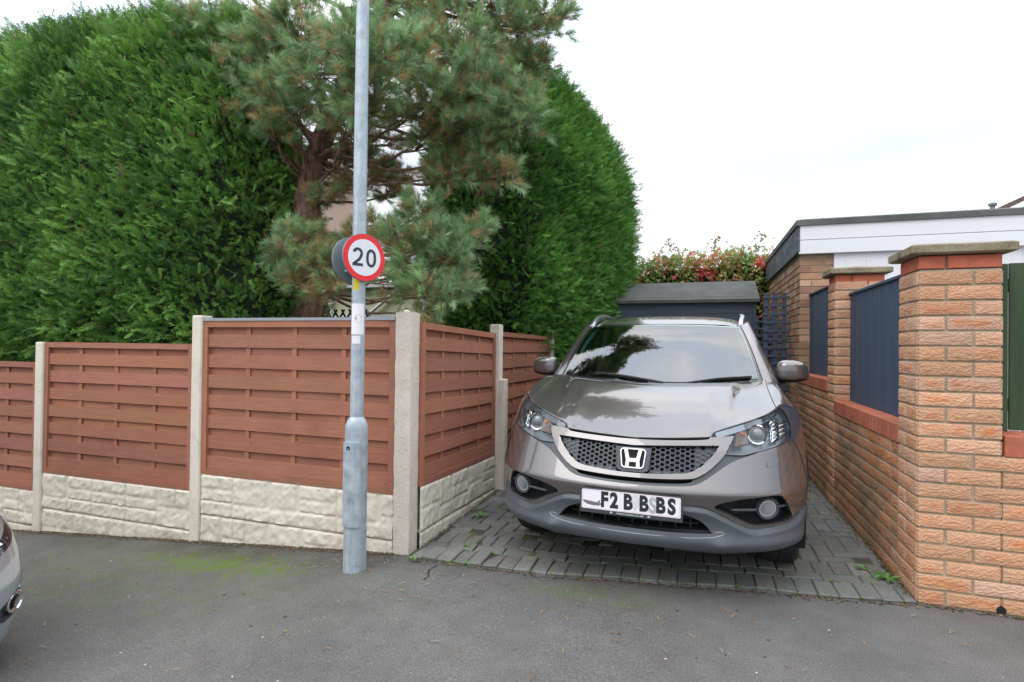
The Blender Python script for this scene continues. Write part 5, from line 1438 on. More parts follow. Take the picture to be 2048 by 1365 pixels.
b.obj('inner_pillars', m_trim, car, True, 50)
grid_obj('headlining', lambda u, v: Vector(((u*2-1)*.56, 1.80+2.2*v, float(np.interp(1.8+2.2*v, ROOFY, ROOFZ))-.06)), 8, 10, m_trim, car)
b = MB(); b.box((0.02, 1.66, 1.425), (.235, .03, .065), bev=.012); b.tube([(0.02,1.66,1.44),(0.0,1.72,1.50)], .01, 6); b.obj('rear_view_mirror', m_cab, car, True, 40)

# ------------------------------------------------------------------ the silver car at the left edge
SCX, SCY = -2.69, .95
scar = car_thing('parked_car', 'silver-blue car at the far left edge, only its front corner and fog lamp showing', 'car', (SCX, SCY, gz(SCX-1, SCY)), R(90)); scar.scale = (1, 1, .90)
YP2 = [.10,.06,.03,.01,.0,.0,.02,.06,.13,.22]; ZP2 = [.12,.18,.24,.34,.45,.52,.60,.68,.76,.86]
_yp2 = np.convolve(np.pad(np.interp(_zs, ZP2, YP2), 12, 'edge'), _k, 'valid'); _wv2 = np.convolve(np.pad(np.interp(_zs, [.12,.3,.5,.7,.9], [.83,.865,.875,.87,.84]), 12, 'edge'), _k, 'valid')
def W2(z): return np.interp(z, _zs, _wv2)
def S2(x, z):
    q = np.minimum(np.abs(x)/W2(z), 1.); return np.interp(z, _zs, _yp2)+.20*q*q+.34*q**7
POLY2 = {
 'fog': ([(0.545,0.365),(0.560,0.410),(0.640,0.440),(0.720,0.465),(0.790,0.490),(0.812,0.505),(0.806,0.465),(0.780,0.410),(0.745,0.365),(0.700,0.343),(0.600,0.340)], (5,)),
 'head': ([(.50,.665),(.60,.690),(.72,.730),(.79,.758),(.825,.768),(.825,.738),(.80,.705),(.74,.680),(.62,.650),(.50,.640)], (4,)),
 'grille': ([(0,.60),(.30,.60),(.36,.56),(.34,.52),(0,.51)], ()),
 'intake': ([(0,.36),(.40,.36),(.46,.30),(.44,.24),(0,.23)], ()),
}
f2 = Front(S2, W2, [(0,.22),(.6,.225),(1,.24)], [(0,.70),(.3,.705),(.48,.72),(.6,.755),(.75,.79),(.84,.80),(1,.79)], POLY2, nx=180, nz=80)
f2.obj('bumper', ['body'], m_paint2, scar, 0., -.01)
f2.obj('fog_lamp_recess', ['fog'], m_dplas, scar, -.025, .002)
f2.obj('grille', ['grille'], m_bplas, scar, -.03, 0.); f2.obj('lower_intake', ['intake'], m_bplas, scar, -.04, 0.)
Vb2, Fb2 = f2.region(['head'], -.05, -.001); Vg2, Fg2 = f2.region(['head'], .002, -.003)
for sgx in (-1, 1):
    V1, F1 = side_split(Vb2, Fb2, sgx); hb = obj_from('headlight', V1, F1, m_bucket, scar, smooth=True, angle=30)
    V1, F1 = side_split(Vg2, Fg2, sgx); obj_from('glass_cover', V1, F1, m_lens, hb, smooth=True, angle=30)
    b = MB(); b.lathe([(.030,-.04),(.03,-.012),(.026,-.02),(.0,-.035)], 28, facing(f2.pt(sgx*.70, .69, -.015), Vector((sgx*.2,-1,0)))); b.obj('projector', m_chrome, hb, True, 40)
    p = f2.pt(sgx*.690, .400, .0); n = (f2.normal(sgx*.69, .400)+Vector((0,-.5,0))).normalized(); M = facing(p, n)
    b = MB(); b.lathe([(.040,-.03),(.050,-.012),(.052,.002),(.047,.006),(.041,.0)], 36, M); fo = b.obj('fog_lamp', m_chrome, scar, True, 40)
    b = MB(); b.lathe([(0,-.026),(.022,-.022),(.038,-.008),(.041,-.002)], 28, M); b.obj('reflector', m_bucket, fo, True, 40)
    b = MB(); b.lathe([(.041,-.001),(.022,.003),(0,.005)], 28, M); b.obj('lens', m_lens, fo, True)
def ft2(a):
    t = (a+1)/2*f2.nx; i = int(min(t, f2.nx-1)); f = t-i; x = f2.X[-1, i]*(1-f)+f2.X[-1, i+1]*f; z = f2.Z[-1, i]*(1-f)+f2.Z[-1, i+1]*f; return Vector((x, float(S2(x, z)), z))
def bon2(u, v):
    a = u*2-1; f_ = ft2(a); r_ = Vector((a*.80, 1.15+.25*a*a, .97-.02*a*a)); p = f_.lerp(r_, v); p.z = f_.z+(r_.z-f_.z)*(1-(1-v)**1.8)+.03*math.sin(math.pi*v)*(1-a**4); return p
grid_obj('bonnet', bon2, 48, 24, m_paint2, scar)
def top2(u, v): # screen, roof, tail
    yy = [1.15,1.55,1.95,2.3,2.9,3.5,3.95,4.15]; zz = [.97,1.20,1.38,1.445,1.46,1.42,1.22,.98]
    a = u*2-1; t = v*7; i = int(min(t, 6)); f = t-i; y = yy[i]+(yy[i+1]-yy[i])*f; z = zz[i]+(zz[i+1]-zz[i])*f
    hw3 = float(np.interp(z, [.95,1.45], [.80,.55])); return Vector((a*hw3, y+.25*a*a*(1 if v < .3 else 0)*(1-v/.3), z-.02*a*a))
def t2(v0, v1): return lambda u, v: top2(u, v0+(v1-v0)*v)
grid_obj('windscreen', t2(0, .41), 16, 12, m_side, scar); grid_obj('roof', t2(.41, .72), 16, 12, m_paint2, scar); grid_obj('rear_window', t2(.72, .96), 16, 12, m_side, scar)
for sgx in (-1, 1):
    def sd2(u, v):
        zmin = float(f2.Z[0, -1]); y = .54+(4.25-.54)*u; zt3 = float(np.interp(y, [.5,1.2,4.3], [.79,.93,1.0])); z = zmin+(zt3-zmin)*v; ys0 = float(S2(W2(z), z)); y = ys0+(4.25-ys0)*u; return Vector((sgx*(float(W2(z))-.05*sstep((y-3.6)/.7)), y, z))
    o = grid_obj('body_side', sd2, 150, 40, m_paint2, scar)
    bm = bmesh.new(); bm.from_mesh(o.data)
    bmesh.ops.delete(bm, geom=[f for f in bm.faces if min(math.hypot(f.calc_center_median().y-yc, f.calc_center_median().z-.30) for yc in (.86, 3.45)) < .345], context='FACES'); bm.to_mesh(o.data); bm.free()
    def sw2(u, v):
        y = 1.25+(4.1-1.25)*u; lo = Vector((.835, y, float(np.interp(y, [.5,1.2,4.3], [.79,.93,1.0])))); y1 = 1.95+(3.85-1.95)*u; z1 = float(np.interp(y1, [1.95,2.3,2.9,3.5,3.95], [1.37,1.43,1.445,1.40,1.21])); p = lo.lerp(Vector((.57, y1, z1)), v); p.x *= sgx; return p
    grid_obj('side_window', sw2, 20, 8, m_side, scar)
    b = MB(); b.box((sgx*.93, 1.30, .99), (.20,.12,.14), bev=.04); b.obj('door_mirror', m_paint2, scar, True, 40)
    for yc in (.86, 3.45): wheel(scar, sgx*.76, yc, .305, .195, sgx)
b = MB(); b.box((0, 2.3, .28), (1.3, 3.4, .12)); b.box((0, .9, .5), (1.2, .8, .3)); b.box((0, 4.2, .6), (1.5, .1, .7)); b.obj('underbody', m_blk, scar)

# ================================================================== VEGETATION
def leaf_mat(name, trans=.25, rough=.6, var=.35):
    m = mat(name, rough=rough, spec=.3); a = attr(m)
    c = mix(m, a, ramp(m, noise(m, 2.3, 4), [(.3, .75), (.7, 1.25)]), .8, 'MULTIPLY'); setc(m, c)
    nt = m.node_tree; tr = nt.nodes.new('ShaderNodeBsdfTranslucent'); mx = nt.nodes.new('ShaderNodeMixShader'); mx.inputs[0].default_value = trans
    nt.links.new(c, tr.inputs[0]); nt.links.new(bsdf(m).outputs[0], mx.inputs[1]); nt.links.new(tr.outputs[0], mx.inputs[2])
    nt.links.new(mx.outputs[0], [n for n in nt.nodes if n.type == 'OUTPUT_MATERIAL'][0].inputs[0]); return m
m_conif = leaf_mat('conifer_foliage'); m_pine = leaf_mat('pine_needles', .2, .5); m_leaf = leaf_mat('creeper_leaves', .3)
def instance_tris(T, Fm, pos, dirs, roll_, scale):
    """template verts T (k,3) with +Y along dir; returns V, F stacked"""
    d = dirs/np.linalg.norm(dirs, axis=1, keepdims=True)
    a = np.where(np.abs(d[:, 2:3]) < .95, np.array([[0, 0, 1.]]), np.array([[1., 0, 0]])); x = np.cross(d, a); x /= np.linalg.norm(x, axis=1, keepdims=True); z = np.cross(x, d)
    c, s_ = np.cos(roll_)[:, None], np.sin(roll_)[:, None]; x2 = x*c+z*s_; z2 = -x*s_+z*c
    n = len(pos); k = len(T)
    V = pos[:, None, :]+scale[:, None, None]*(T[None, :, 0:1]*x2[:, None, :]+T[None, :, 1:2]*d[:, None, :]+T[None, :, 2:3]*z2[:, None, :])
    F = Fm[None]+(np.arange(n)*k)[:, None, None]
    return V.reshape(-1, 3), F.reshape(-1, 3)
def spray_template(nb=6, wide=.42, seed=0):
    """flat feathery frond of unit length along +Y: central stalk with overlapping side blades"""
    rs = np.random.RandomState(seed); V = []; F = []
    def tri(a, b, c): F.append([len(V), len(V)+1, len(V)+2]); V.extend([a, b, c])
    for k in range(nb):
        t = .06+.80*k/(nb-1); l = wide*(1-.65*t)*(1 if k else .7)
        for s_ in (-1, 1):
            a = rs.uniform(.45, .8); zz = rs.uniform(-.08, .08); e = (s_*l*math.sin(a*1.3), t+l*math.cos(a)*.95, zz); w_ = .055
            tri((0, t-w_, 0), (0, t+w_, 0), e); m_ = (e[0]*.55, (t+e[1])/2*.98, zz*.5); tri((m_[0]-.0, m_[1]-.05, m_[2]), (m_[0], m_[1]+.05, m_[2]), (m_[0]+s_*l*.32, m_[1]+.20*l+.05, zz+.05))
    tri((-.035, .7, 0), (.035, .7, 0), (0, 1.05, .02)); tri((-.02, 0, 0), (.02, 0, 0), (0, .85, .0))
    return np.array(V, float), np.array(F, int)
def hedge(name, label, cat, samples, core, dens_col, length, seed, sway=(0,0,0), upd=.35):
    rs = np.random.RandomState(seed); P, Nn = samples; n = len(P)
    t = thing(name, label, cat, tuple(core['base']))
    obj_from('shade_core', core['V'], core['F'], m_core, t, smooth=True)
    d = Nn+rs.normal(0, .55, (n, 3))+np.array([0, 0, upd])+np.array(sway)
    sc = length*rs.uniform(.6, 1.35, n); rl = rs.uniform(0, 6.28, n)
    V = []; F = []; C_ = []; off = 0
    for g in range(4):
        T, Fm = spray_template(6, .42, g); sel = np.arange(g, n, 4); v, f = instance_tris(T, Fm, P[sel]-Nn[sel]*sc[sel][:, None]*.25, d[sel], rl[sel], sc[sel])
        V.append(v); F.append(f+off); off += len(v); base = dens_col(P[sel], rs)
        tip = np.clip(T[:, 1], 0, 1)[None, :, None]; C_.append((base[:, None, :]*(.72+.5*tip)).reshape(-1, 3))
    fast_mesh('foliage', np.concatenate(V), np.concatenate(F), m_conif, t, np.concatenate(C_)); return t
m_core = mat('dark_core_shade', (.012,.030,.010), .95); setc(m_core, ramp(m_core, noise(m_core, 12, 5), [(.35, (.006,.014,.005)), (.65, (.022,.045,.014))])); bump(m_core, noise(m_core, 25, 5), 1.0, .08)  # near-black green: shade deep inside the foliage painted into the core
def green(P, rs, lo=(.050,.130,.027), hi=(.265,.50,.100), yell=.0):
    n = len(P); k = np.clip(.42+.30*vnoise(P[:, 0], P[:, 1], P[:, 2], 2.2, 3)+.22*vnoise(P[:, 0], P[:, 1], P[:, 2], 8, 13)+rs.normal(0, .25, n), 0, 1)[:, None]
    c = np.array(lo)*(1-k)+np.array(hi)*k; br = (rs.rand(n) < .006) | ((vnoise(P[:, 0], P[:, 1], P[:, 2], 6, 23) > .92) & (rs.rand(n) < .5)); c[br] = (.24, .17, .08); return c
def surf_samples(fn, nu, nv, n, seed, jit=.06):
    """random points and normals on the sheet fn(u, v)"""
    rs = np.random.RandomState(seed); U = rs.rand(n); Vv = rs.rand(n); e = .004
    p = fn(U, Vv); du = fn(U+e, Vv)-p; dv = fn(U, Vv+e)-p; nn = np.cross(du, dv); nn /= np.linalg.norm(nn, axis=1, keepdims=True)+1e-9
    return p+nn*rs.normal(0, jit, n)[:, None]-nn*.02, nn
def sheet_core(fn, nu, nv, inset, base):
    U, Vv = np.meshgrid(np.linspace(0, 1, nu), np.linspace(0, 1, nv)); u = U.ravel(); v = Vv.ravel(); p = fn(u, v); e = .004
    nn = np.cross(fn(u+e, v)-p, fn(u, v+e)-p); nn /= np.linalg.norm(nn, axis=1, keepdims=True)+1e-9; q = p-nn*inset
    F = [(j*nu+i, j*nu+i+1, (j+1)*nu+i+1, (j+1)*nu+i) for j in range(nv-1) for i in range(nu-1)]; return dict(V=q, F=F, base=base)
def profile_hedge(path, prof, bulge=.14, seed=1, scale=1.6, nar=None, hsc=None):
    """sheet swept along a plan path (list xy, outward to its right) with a profile [(outward offset, z)] ; numpy"""
    path = np.array(path, float); L_ = np.r_[0, np.cumsum(np.linalg.norm(np.diff(path, axis=0), axis=1))]; prof = np.array(prof, float); PL = np.r_[0, np.cumsum(np.linalg.norm(np.diff(prof, axis=0), axis=1))]
    hsc_ = np.ones(len(path)) if hsc is None else np.array(hsc); tg = np.gradient(path, axis=0); tg /= np.linalg.norm(tg, axis=1, keepdims=True); nrm = np.stack([tg[:, 1], -tg[:, 0]], 1)
    def fn(u, v):
        s_ = u*L_[-1]; x = np.interp(s_, L_, path[:, 0]); y = np.interp(s_, L_, path[:, 1]); nx2 = np.interp(s_, L_, nrm[:, 0]); ny2 = np.interp(s_, L_, nrm[:, 1])
        t = v*PL[-1]; o = np.interp(t, PL, prof[:, 0]); o = np.where(o < 0, o*(np.interp(s_, L_, nar) if nar is not None else 1.), o); z = np.interp(t, PL, prof[:, 1]); z = 1.0+(z-1.0)*np.interp(s_, L_, hsc_)
        b_ = bulge*vnoise(x, y, z, scale, seed)+bulge*.5*vnoise(x, y, z, scale*2.7, seed+5)+.045*vnoise(x, y, z, 9, seed+7)
        o = o+b_; z = z+b_*.5*np.clip((z-2)/2, 0, 1)
        return np.stack([x+nx2*o, y+ny2*o, z], 1)
    return fn
# left hedge: behind the front fence (outward is towards -Y) ; path runs +X so its right side is -Y
pathL = [(-14,3.95),(-10,3.95),(-8,3.92),(-6.5,3.9),(-5.5,3.95),(-4.8,4.02),(-4.35,4.1),(-4.12,4.3),(-4.2,4.75),(-4.7,5.3),(-5.7,6.2),(-7,7.2)]
profL = [(-.55,.70),(-.25,.85),(.22,1.18),(.36,1.5),(.34,2.2),(.26,3.0),(.12,3.7),(-.12,4.15),(-.36,4.42),(-.62,4.52),(-.9,4.5)]
fnL = profile_hedge(pathL, profL, .13, 2, nar=[1,1,1,1,1,.8,.35,.2,.25,.3,.4,.5], hsc=[1.12,1.12,1.12,1.12,1.10,1.05,1.02,1,1,1,1,1])
hedge('conifer_hedge', 'tall clipped conifer hedge on the left overhanging the front fence', 'hedge', surf_samples(fnL, 0, 0, 98000, 4, .08), sheet_core(fnL, 90, 50, .14, (-6, 4.6, 0)), lambda P, rs: green(P, rs), .105, 5, sway=(-.30, 0, .0))
# right hedge: along the drive behind the side fence; path runs -Y..: outward must be +X and -Y at the near end
pathR = [(-3.3,10.5),(-3.3,9),(-3.2,7.8),(-3.1,6.9),(-2.9,6.35),(-2.45,6.0),(-2.05,6.2),(-1.85,6.8),(-1.65,7.6),(-1.5,8.4),(-1.40,9.2),(-1.5,9.9),(-2.0,10.3),(-3.2,10.5)]
profR = [(-.5,.95),(-.2,1.05),(.04,1.35),(.16,1.8),(.24,2.5),(.28,3.2),(.33,3.7),(.25,4.2),(.04,4.62),(-.16,4.87),(-.34,4.98),(-.5,5.0)]
fnR = profile_hedge(pathR, profR, .10, 7, nar=[.8,.7,.6,.5,.35,.3,.3,.5,.8,1,1,1,.8,.7])
hedge('conifer_hedge', 'tall bright green conifer hedge beside the drive, right of the pine', 'hedge', surf_samples(fnR, 0, 0, 60000, 9, .08), sheet_core(fnR, 90, 50, .14, (-3, 7.5, 0)), lambda P, rs: green(P, rs, (.060,.165,.028), (.21,.46,.09)),   .11, 11, sway=(.3, 0, .1))

# ---- Scots pine
m_bark = mat('pine_bark', rough=.95); vb_ = mapped(m_bark, (14, 14, 5)); setc(m_bark, ramp(m_bark, noise(m_bark, 1.2, 6, .7, vec=vb_), [(.3, (.07,.042,.03)), (.5, (.25,.145,.10)), (.72, (.42,.27,.195))])); bump(m_bark, noise(m_bark, 1.5, 6, .7, vec=vb_), 1.0, .03)
pine = thing('pine_tree', 'scots pine with blue-green needle tufts rising behind the front fence', 'tree', (-3.7, 4.6, 0))
def curve(ps, n=10):
    """Catmull-Rom through ps"""
    ps = [Vector(p) for p in ps]; out_ = []
    for i in range(len(ps)-1):
        p0 = ps[max(i-1, 0)]; p1 = ps[i]; p2 = ps[i+1]; p3 = ps[min(i+2, len(ps)-1)]
        for k in range(n):
            t = k/n; out_.append(.5*((2*p1)+(p2-p0)*t+(2*p0-5*p1+4*p2-p3)*t*t+(3*p1-p0-3*p2+p3)*t**3))
    out_.append(ps[-1]); return out_
def jitt(P, a, seed):
    rs = random.Random(seed); return [p+Vector((rs.uniform(-a, a), rs.uniform(-a, a), rs.uniform(-a, a))) if 0 < i < len(P)-1 else p for i, p in enumerate(P)]
tr_pts = [(-3.66,4.6,-.1),(-3.70,4.6,.9),(-3.735,4.6,1.7),(-3.75,4.62,2.2),(-3.78,4.62,2.6),(-3.73,4.64,3.1),(-3.55,4.68,3.6),(-3.25,4.72,4.1),(-2.95,4.75,4.7),(-2.8,4.8,5.5),(-2.7,4.8,6.3)]
tc_ = jitt(curve(tr_pts, 8), .012, 1); nT = len(tc_); b = MB(); b.tube(tc_, [.165-.105*(i/(nT-1))**1.1+.018*math.exp(-((i-33)/4)**2) for i in range(nT)], 14)
trunk_o = b.obj('trunk', m_bark, pine, True)
def trunk_at(z): return min(tc_, key=lambda p: abs(p.z-z))
# foliage masses: photo position, distance Y, radius, where the limb leaves the trunk (height), share of brown
CL_ = [ # px, py, Y, r, branch z, brown
 (430,55,4.3,.34,3.4,.35),(520,110,4.1,.34,3.3,.25),(450,150,4.15,.24,3.2,.15),(590,60,4.0,.36,3.6,.3),(560,190,4.05,.28,3.0,.35),(490,215,4.1,.18,3.0,.2),(640,150,3.85,.34,3.2,.3),(600,225,4.0,.20,2.9,.4),(700,90,3.7,.34,3.7,.25),(760,120,3.65,.30,3.5,.15),(735,190,3.7,.26,3.2,.25),(690,250,4.0,.17,2.9,.5),(545,255,4.1,.13,2.9,.3),
 (860,110,4.3,.32,4.0,.3),(930,90,4.4,.34,4.2,.25),(960,180,4.3,.34,3.9,.2),(900,200,4.25,.30,3.7,.3),(1030,210,4.35,.26,3.8,.1),(1050,250,4.4,.2,3.7,.1),(980,260,4.4,.26,3.6,.2),(880,280,4.3,.26,3.3,.55),(830,230,4.2,.2,3.3,.5),(960,320,4.5,.22,3.3,.5),(1010,350,4.5,.16,3.2,.25),(900,345,4.4,.18,3.1,.75),
 (1060,60,4.9,.30,4.9,.45),(1000,20,4.9,.34,5.0,.45),(1110,30,5.0,.2,5.0,.3),(1075,130,5.0,.22,4.7,.3),(880,20,4.7,.36,5.0,.45),(790,20,4.9,.32,5.0,.6),(960,-60,4.9,.4,5.2,.3),(700,-40,4.6,.4,4.9,.3),(560,-40,4.5,.4,4.6,.35),(430,-30,4.6,.34,4.2,.35),(830,-90,4.9,.4,5.6,.3),(350,20,4.6,.24,4.0,.4),(400,-90,4.8,.3,4.3,.4),(640,-120,4.8,.4,5.2,.3),(1060,-60,5.0,.34,5.3,.3),(820,-190,4.9,.4,6.2,.3),(700,-190,4.8,.36,6.1,.3),(930,-170,4.9,.34,6.1,.3),
 (830,90,5.0,.30,4.6,.8),(790,150,5.1,.26,4.2,.85),(760,230,5.0,.2,3.6,.85),(710,300,4.7,.13,3.2,.85),(680,340,4.8,.10,3.1,.8),(740,330,4.8,.17,3.1,.9),(770,290,4.9,.16,3.4,.85),(720,275,4.8,.14,3.3,.8),(800,345,4.9,.15,3.1,.9),(755,365,4.7,.13,3.0,.9),(700,380,4.6,.14,2.8,.85),(790,390,4.9,.14,2.8,.8),(650,400,4.5,.12,2.7,.7),
 (1020,-150,5.6,.45,5.6,.3),(1080,-260,5.8,.5,6.0,.3),(1120,-420,5.9,.55,6.2,.3),(1000,-380,5.8,.55,6.2,.3),(1150,-620,6.0,.6,6.2,.3),(900,-350,5.6,.5,6.2,.3),(1000,-700,6.0,.6,6.2,.3),(820,-500,5.4,.5,6.2,.3),  # masses above the view, added for the windscreen reflection
 (600,480,3.95,.20,2.2,.3),(570,510,3.95,.14,2.1,.25),(640,530,3.95,.19,2.1,.45),(590,560,3.95,.14,2.0,.6),(660,580,3.95,.13,2.0,.7),(625,470,4.0,.13,2.2,.3),
 (790,470,4.05,.18,2.4,.45),(850,430,4.05,.17,2.5,.2),(870,480,4.0,.20,2.3,.3),(900,520,4.0,.20,2.2,.1),(830,540,3.95,.20,2.1,.3),(860,590,3.95,.18,2.0,.25),(910,570,3.95,.14,2.0,.15),(800,500,4.0,.18,2.2,.5),(920,470,4.1,.12,2.3,.1),(970,450,4.2,.09,2.4,.15),(945,490,4.1,.10,2.3,.1),(780,560,4.0,.12,2.1,.6),(880,625,4.0,.11,2.0,.5),(750,450,4.3,.13,2.5,.7),(710,470,4.3,.12,2.4,.7),
]
OVER_REFLECT = [Vector(q) for q in ((-1.35,5.9,5.8),(-1.8,6.2,5.9),(-2.3,5.9,6.0),(-1.5,6.7,6.2),(-2.1,6.9,6.3),(-1.3,6.3,6.7),(-1.9,6.5,6.9),(-2.6,6.6,6.6),(-1.6,5.5,6.3),(-2.4,5.4,6.6),(-1.7,7.3,6.7),(-2.0,5.9,7.4),(-2.1,8.0,7.3),(-2.6,7.6,7.1),(-2.4,8.8,7.9),(-3.0,8.2,7.5),(-2.5,6.9,6.9),(-1.5,7.0,7.3))]  # unseen overhead foliage, added so the windscreen reflects a dark mass
CL_ += [(-999, i, 0, .5, 6.2, .3) for i in range(len(OVER_REFLECT))]
rs = np.random.RandomState(21); limbs = MB(); twigs = MB(); TP = []; TD = []; TB = []; TS = []
for ci, (px, py, Y, r_, bz, brn) in enumerate(CL_):
    c_ = at(px, py, Y) if px > -900 else OVER_REFLECT[int(py)]; t0 = trunk_at(bz); mid = t0.lerp(c_, .5)+Vector((rs.uniform(-.06,.06), rs.uniform(-.06,.06), -.10*(c_-t0).length+.05))
    P = jitt(curve([t0, mid, c_], 7), .018, ci); n_ = len(P); r0 = .009+.018*min(1, r_/.35); limbs.tube(P, [r0*(1-.78*i/(n_-1))+.003 for i in range(n_)], 6)
    nt_ = int((36+2300*r_*r_)*(1 if py > -20 and px > -900 else .45))
    nb_ = max(4, int(nt_/6))
    for k in range(nb_):     # twigs each carrying several tufts
        d = rs.normal(size=3); d[2] = d[2]*.75+.25; d /= np.linalg.norm(d); d = Vector(d); L_ = r_*rs.uniform(.55, 1.12)
        s0 = P[min(n_-1, int(n_*rs.uniform(.70, 1.)))]; e = c_+Vector((d.x*L_*1.15, d.y*L_, d.z*L_*.85)); m_ = s0.lerp(e, .55)+Vector((0,0,-.02)); Q = curve([s0, m_, e], 3)
        twigs.tube(Q, [.0045-.0030*i/(len(Q)-1) for i in range(len(Q))], 4, cap=False)
        for q in range(6):
            f = rs.uniform(.35, 1.0); i = f*(len(Q)-1); a = int(min(i, len(Q)-2)); p = Q[a].lerp(Q[a+1], i-a)
            dd = d*.9+Vector((rs.normal(0,.5), rs.normal(0,.5), rs.normal(0,.35)+.35)); p2 = p+dd.normalized()*rs.uniform(.0, .05)
            TP.append(p2); TD.append(dd); TB.append((brn*(1.6-1.2*f) > rs.rand())); TS.append(rs.uniform(.75, 1.15))
limbs.obj('limbs', m_bark, trunk_o, True); twigs.obj('twigs', m_bark, trunk_o, True, recalc=False)
def tuft(seed, n=48):
    """bottle brush of paired needles on a short shoot, unit = 1 m"""
    rs = np.random.RandomState(seed); V = []; F = []
    for k in range(n):
        t = rs.uniform(0, .075); a = rs.uniform(0, 6.28); sp = rs.uniform(.45, 1.05)*(1.15-t*6); L_ = rs.uniform(.055, .095)
        d = np.array([math.cos(a)*math.sin(sp), math.cos(sp), math.sin(a)*math.sin(sp)]); o = np.array([0, t, 0]); sd_ = np.cross(d, [0.3, .2, .9]); sd_ /= np.linalg.norm(sd_); w_ = .0019
        b_ = len(V); V += [o-sd_*w_, o+sd_*w_, o+d*L_+sd_*w_*.3]; F.append([b_, b_+1, b_+2])
    return np.array(V), np.array(F)
TP = np.array([tuple(p) for p in TP]); TD = np.array([tuple(p) for p in TD]); TB = np.array(TB); TS = np.array(TS); n = len(TP); V = []; F = []; C_ = []; off = 0
for g in range(4):
    T, Fm = tuft(g+50); sel = np.arange(g, n, 4); v, f = instance_tris(T, Fm, TP[sel], TD[sel], rs.uniform(0, 6.28, len(sel)), TS[sel]); V.append(v); F.append(f+off); off += len(v)
    k = rs.rand(len(sel))[:, None]; c_ = np.array([.17,.29,.12])*(1-k)+np.array([.42,.60,.31])*k; kb = rs.rand(len(sel))[:, None]; cb = np.array([.40,.29,.14])*(1-kb)+np.array([.58,.45,.22])*kb
    mixk = rs.rand(len(sel)) < .10; c_[mixk] = c_[mixk]*.6+np.array([.12,.12,.03])
    c_[TB[sel]] = cb[TB[sel]]; C_.append(np.repeat(c_, len(T), axis=0)*rs.uniform(.8, 1.2, (len(sel)*len(T), 1)))
fast_mesh('crown', np.concatenate(V), np.concatenate(F), m_pine, pine, np.concatenate(C_))
print('pine tufts', n)

# ---- creeper on the boundary behind the shed
crp = thing('creeper', 'virginia creeper in green, orange and red leaf above the shed roof', 'creeper', (0, 10.6, 0))
def fnC(u, v):
    x = -2.4+4.6*u; top = 2.90+.16*vnoise(x, 0*x, 0*x, 2.4, 4)+.05*vnoise(x, 0*x, 0*x, 9, 8)+.03*np.abs(x)*0; t = v; z = .3+(top-.3)*np.minimum(t*1.25, 1); y = 10.15+np.where(t > .8, (t-.8)*2.5, 0)+.10*vnoise(x, z, 0*x, 3, 6); return np.stack([x, y, z], 1)
rs = np.random.RandomState(33); P, Nn = surf_samples(fnC, 0, 0, 15000, 12, .09)
Nn = -Nn if Nn[:, 1].mean() > 0 else Nn
up_ = rs.rand(len(P)) < .05; P[up_, 2] += np.abs(rs.normal(0, .07, up_.sum()))
LT = []; LF = []
for a, l in ((-55, .75), (0, 1.0), (55, .75)):       # trifoliate leaf
    ca, sa = math.cos(R(a)), math.sin(R(a)); pts_ = [(0,0,0),(-.22*l,.5*l,.03),(0,l,-.05),(.22*l,.5*l,.03)]
    b_ = len(LT); LT += [(x*ca+y*sa, -x*sa+y*ca, z) for x, y, z in pts_]; LF += [[b_, b_+1, b_+2], [b_, b_+2, b_+3]]
LT = np.array(LT); LF = np.array(LF); d = Nn*.5+rs.normal(0, .6, P.shape)+np.array([0, 0, -.25]); v, f = instance_tris(LT, LF, P, d, rs.uniform(0, 6.28, len(P)), rs.uniform(.05, .085, len(P)))
kk = vnoise(P[:, 0], P[:, 1], P[:, 2], 3.5, 15)+rs.normal(0, .35, len(P)); pal = np.array([(.20,.36,.08),(.30,.42,.11),(.42,.42,.14),(.58,.36,.18),(.66,.34,.22)]); idx = np.clip(((kk+.75)/1.6*5).astype(int), 0, 4); c_ = pal[idx]
red = (rs.rand(len(P)) < .06) | ((np.hypot(P[:, 0]-1.02, (P[:, 2]-2.78)) < .12) | (np.hypot(P[:, 0]-1.25, P[:, 2]-2.95) < .08) | (np.hypot(P[:, 0]-.15, P[:, 2]-2.62) < .15)) & (rs.rand(len(P)) < .75); c_[red] = (.85, .16, .13)
fast_mesh('leaves', v, f, m_leaf, crp, np.repeat(c_, len(LT), axis=0)*1.0)
cc_ = sheet_core(fnC, 60, 20, -.12 if False else .0, (0,0,0)); cv = np.array(cc_['V']); cv[:, 1] += .14; cv[:, 2] -= .12; obj_from('shade_core', cv, cc_['F'], m_core, crp, smooth=True)  # same core colour, painting shade behind the creeper leaves
b = MB(); rs2 = random.Random(4)
for x in (-.35,.2,1.0):     # straggling shoots above
    z0 = 3.0; Q = curve([(x, 10.4, z0-.2), (x+rs2.uniform(-.1,.1), 10.35, z0+.12), (x+rs2.uniform(-.2,.2), 10.3, z0+.22+rs2.uniform(0,.1))], 4); b.tube(Q, .004, 4)
    for q in Q[4:]:
        for _ in range(5):
            p = q+Vector((rs2.uniform(-.06,.06), rs2.uniform(-.05,.05), rs2.uniform(-.05,.05))); e = Vector((rs2.uniform(-1,1), rs2.uniform(-1,0), rs2.uniform(-.6,.6))).normalized()*.05; sd_ = e.cross(Vector((0,1,.3))).normalized()*.018
            b.add([p, p+e*.5-sd_, p+e, p+e*.5+sd_], [(0,1,2,3)], (.35,.24,.13))
b.tint = (.1,.06,.04); b.obj('shoots', m_leaf, crp, recalc=False)

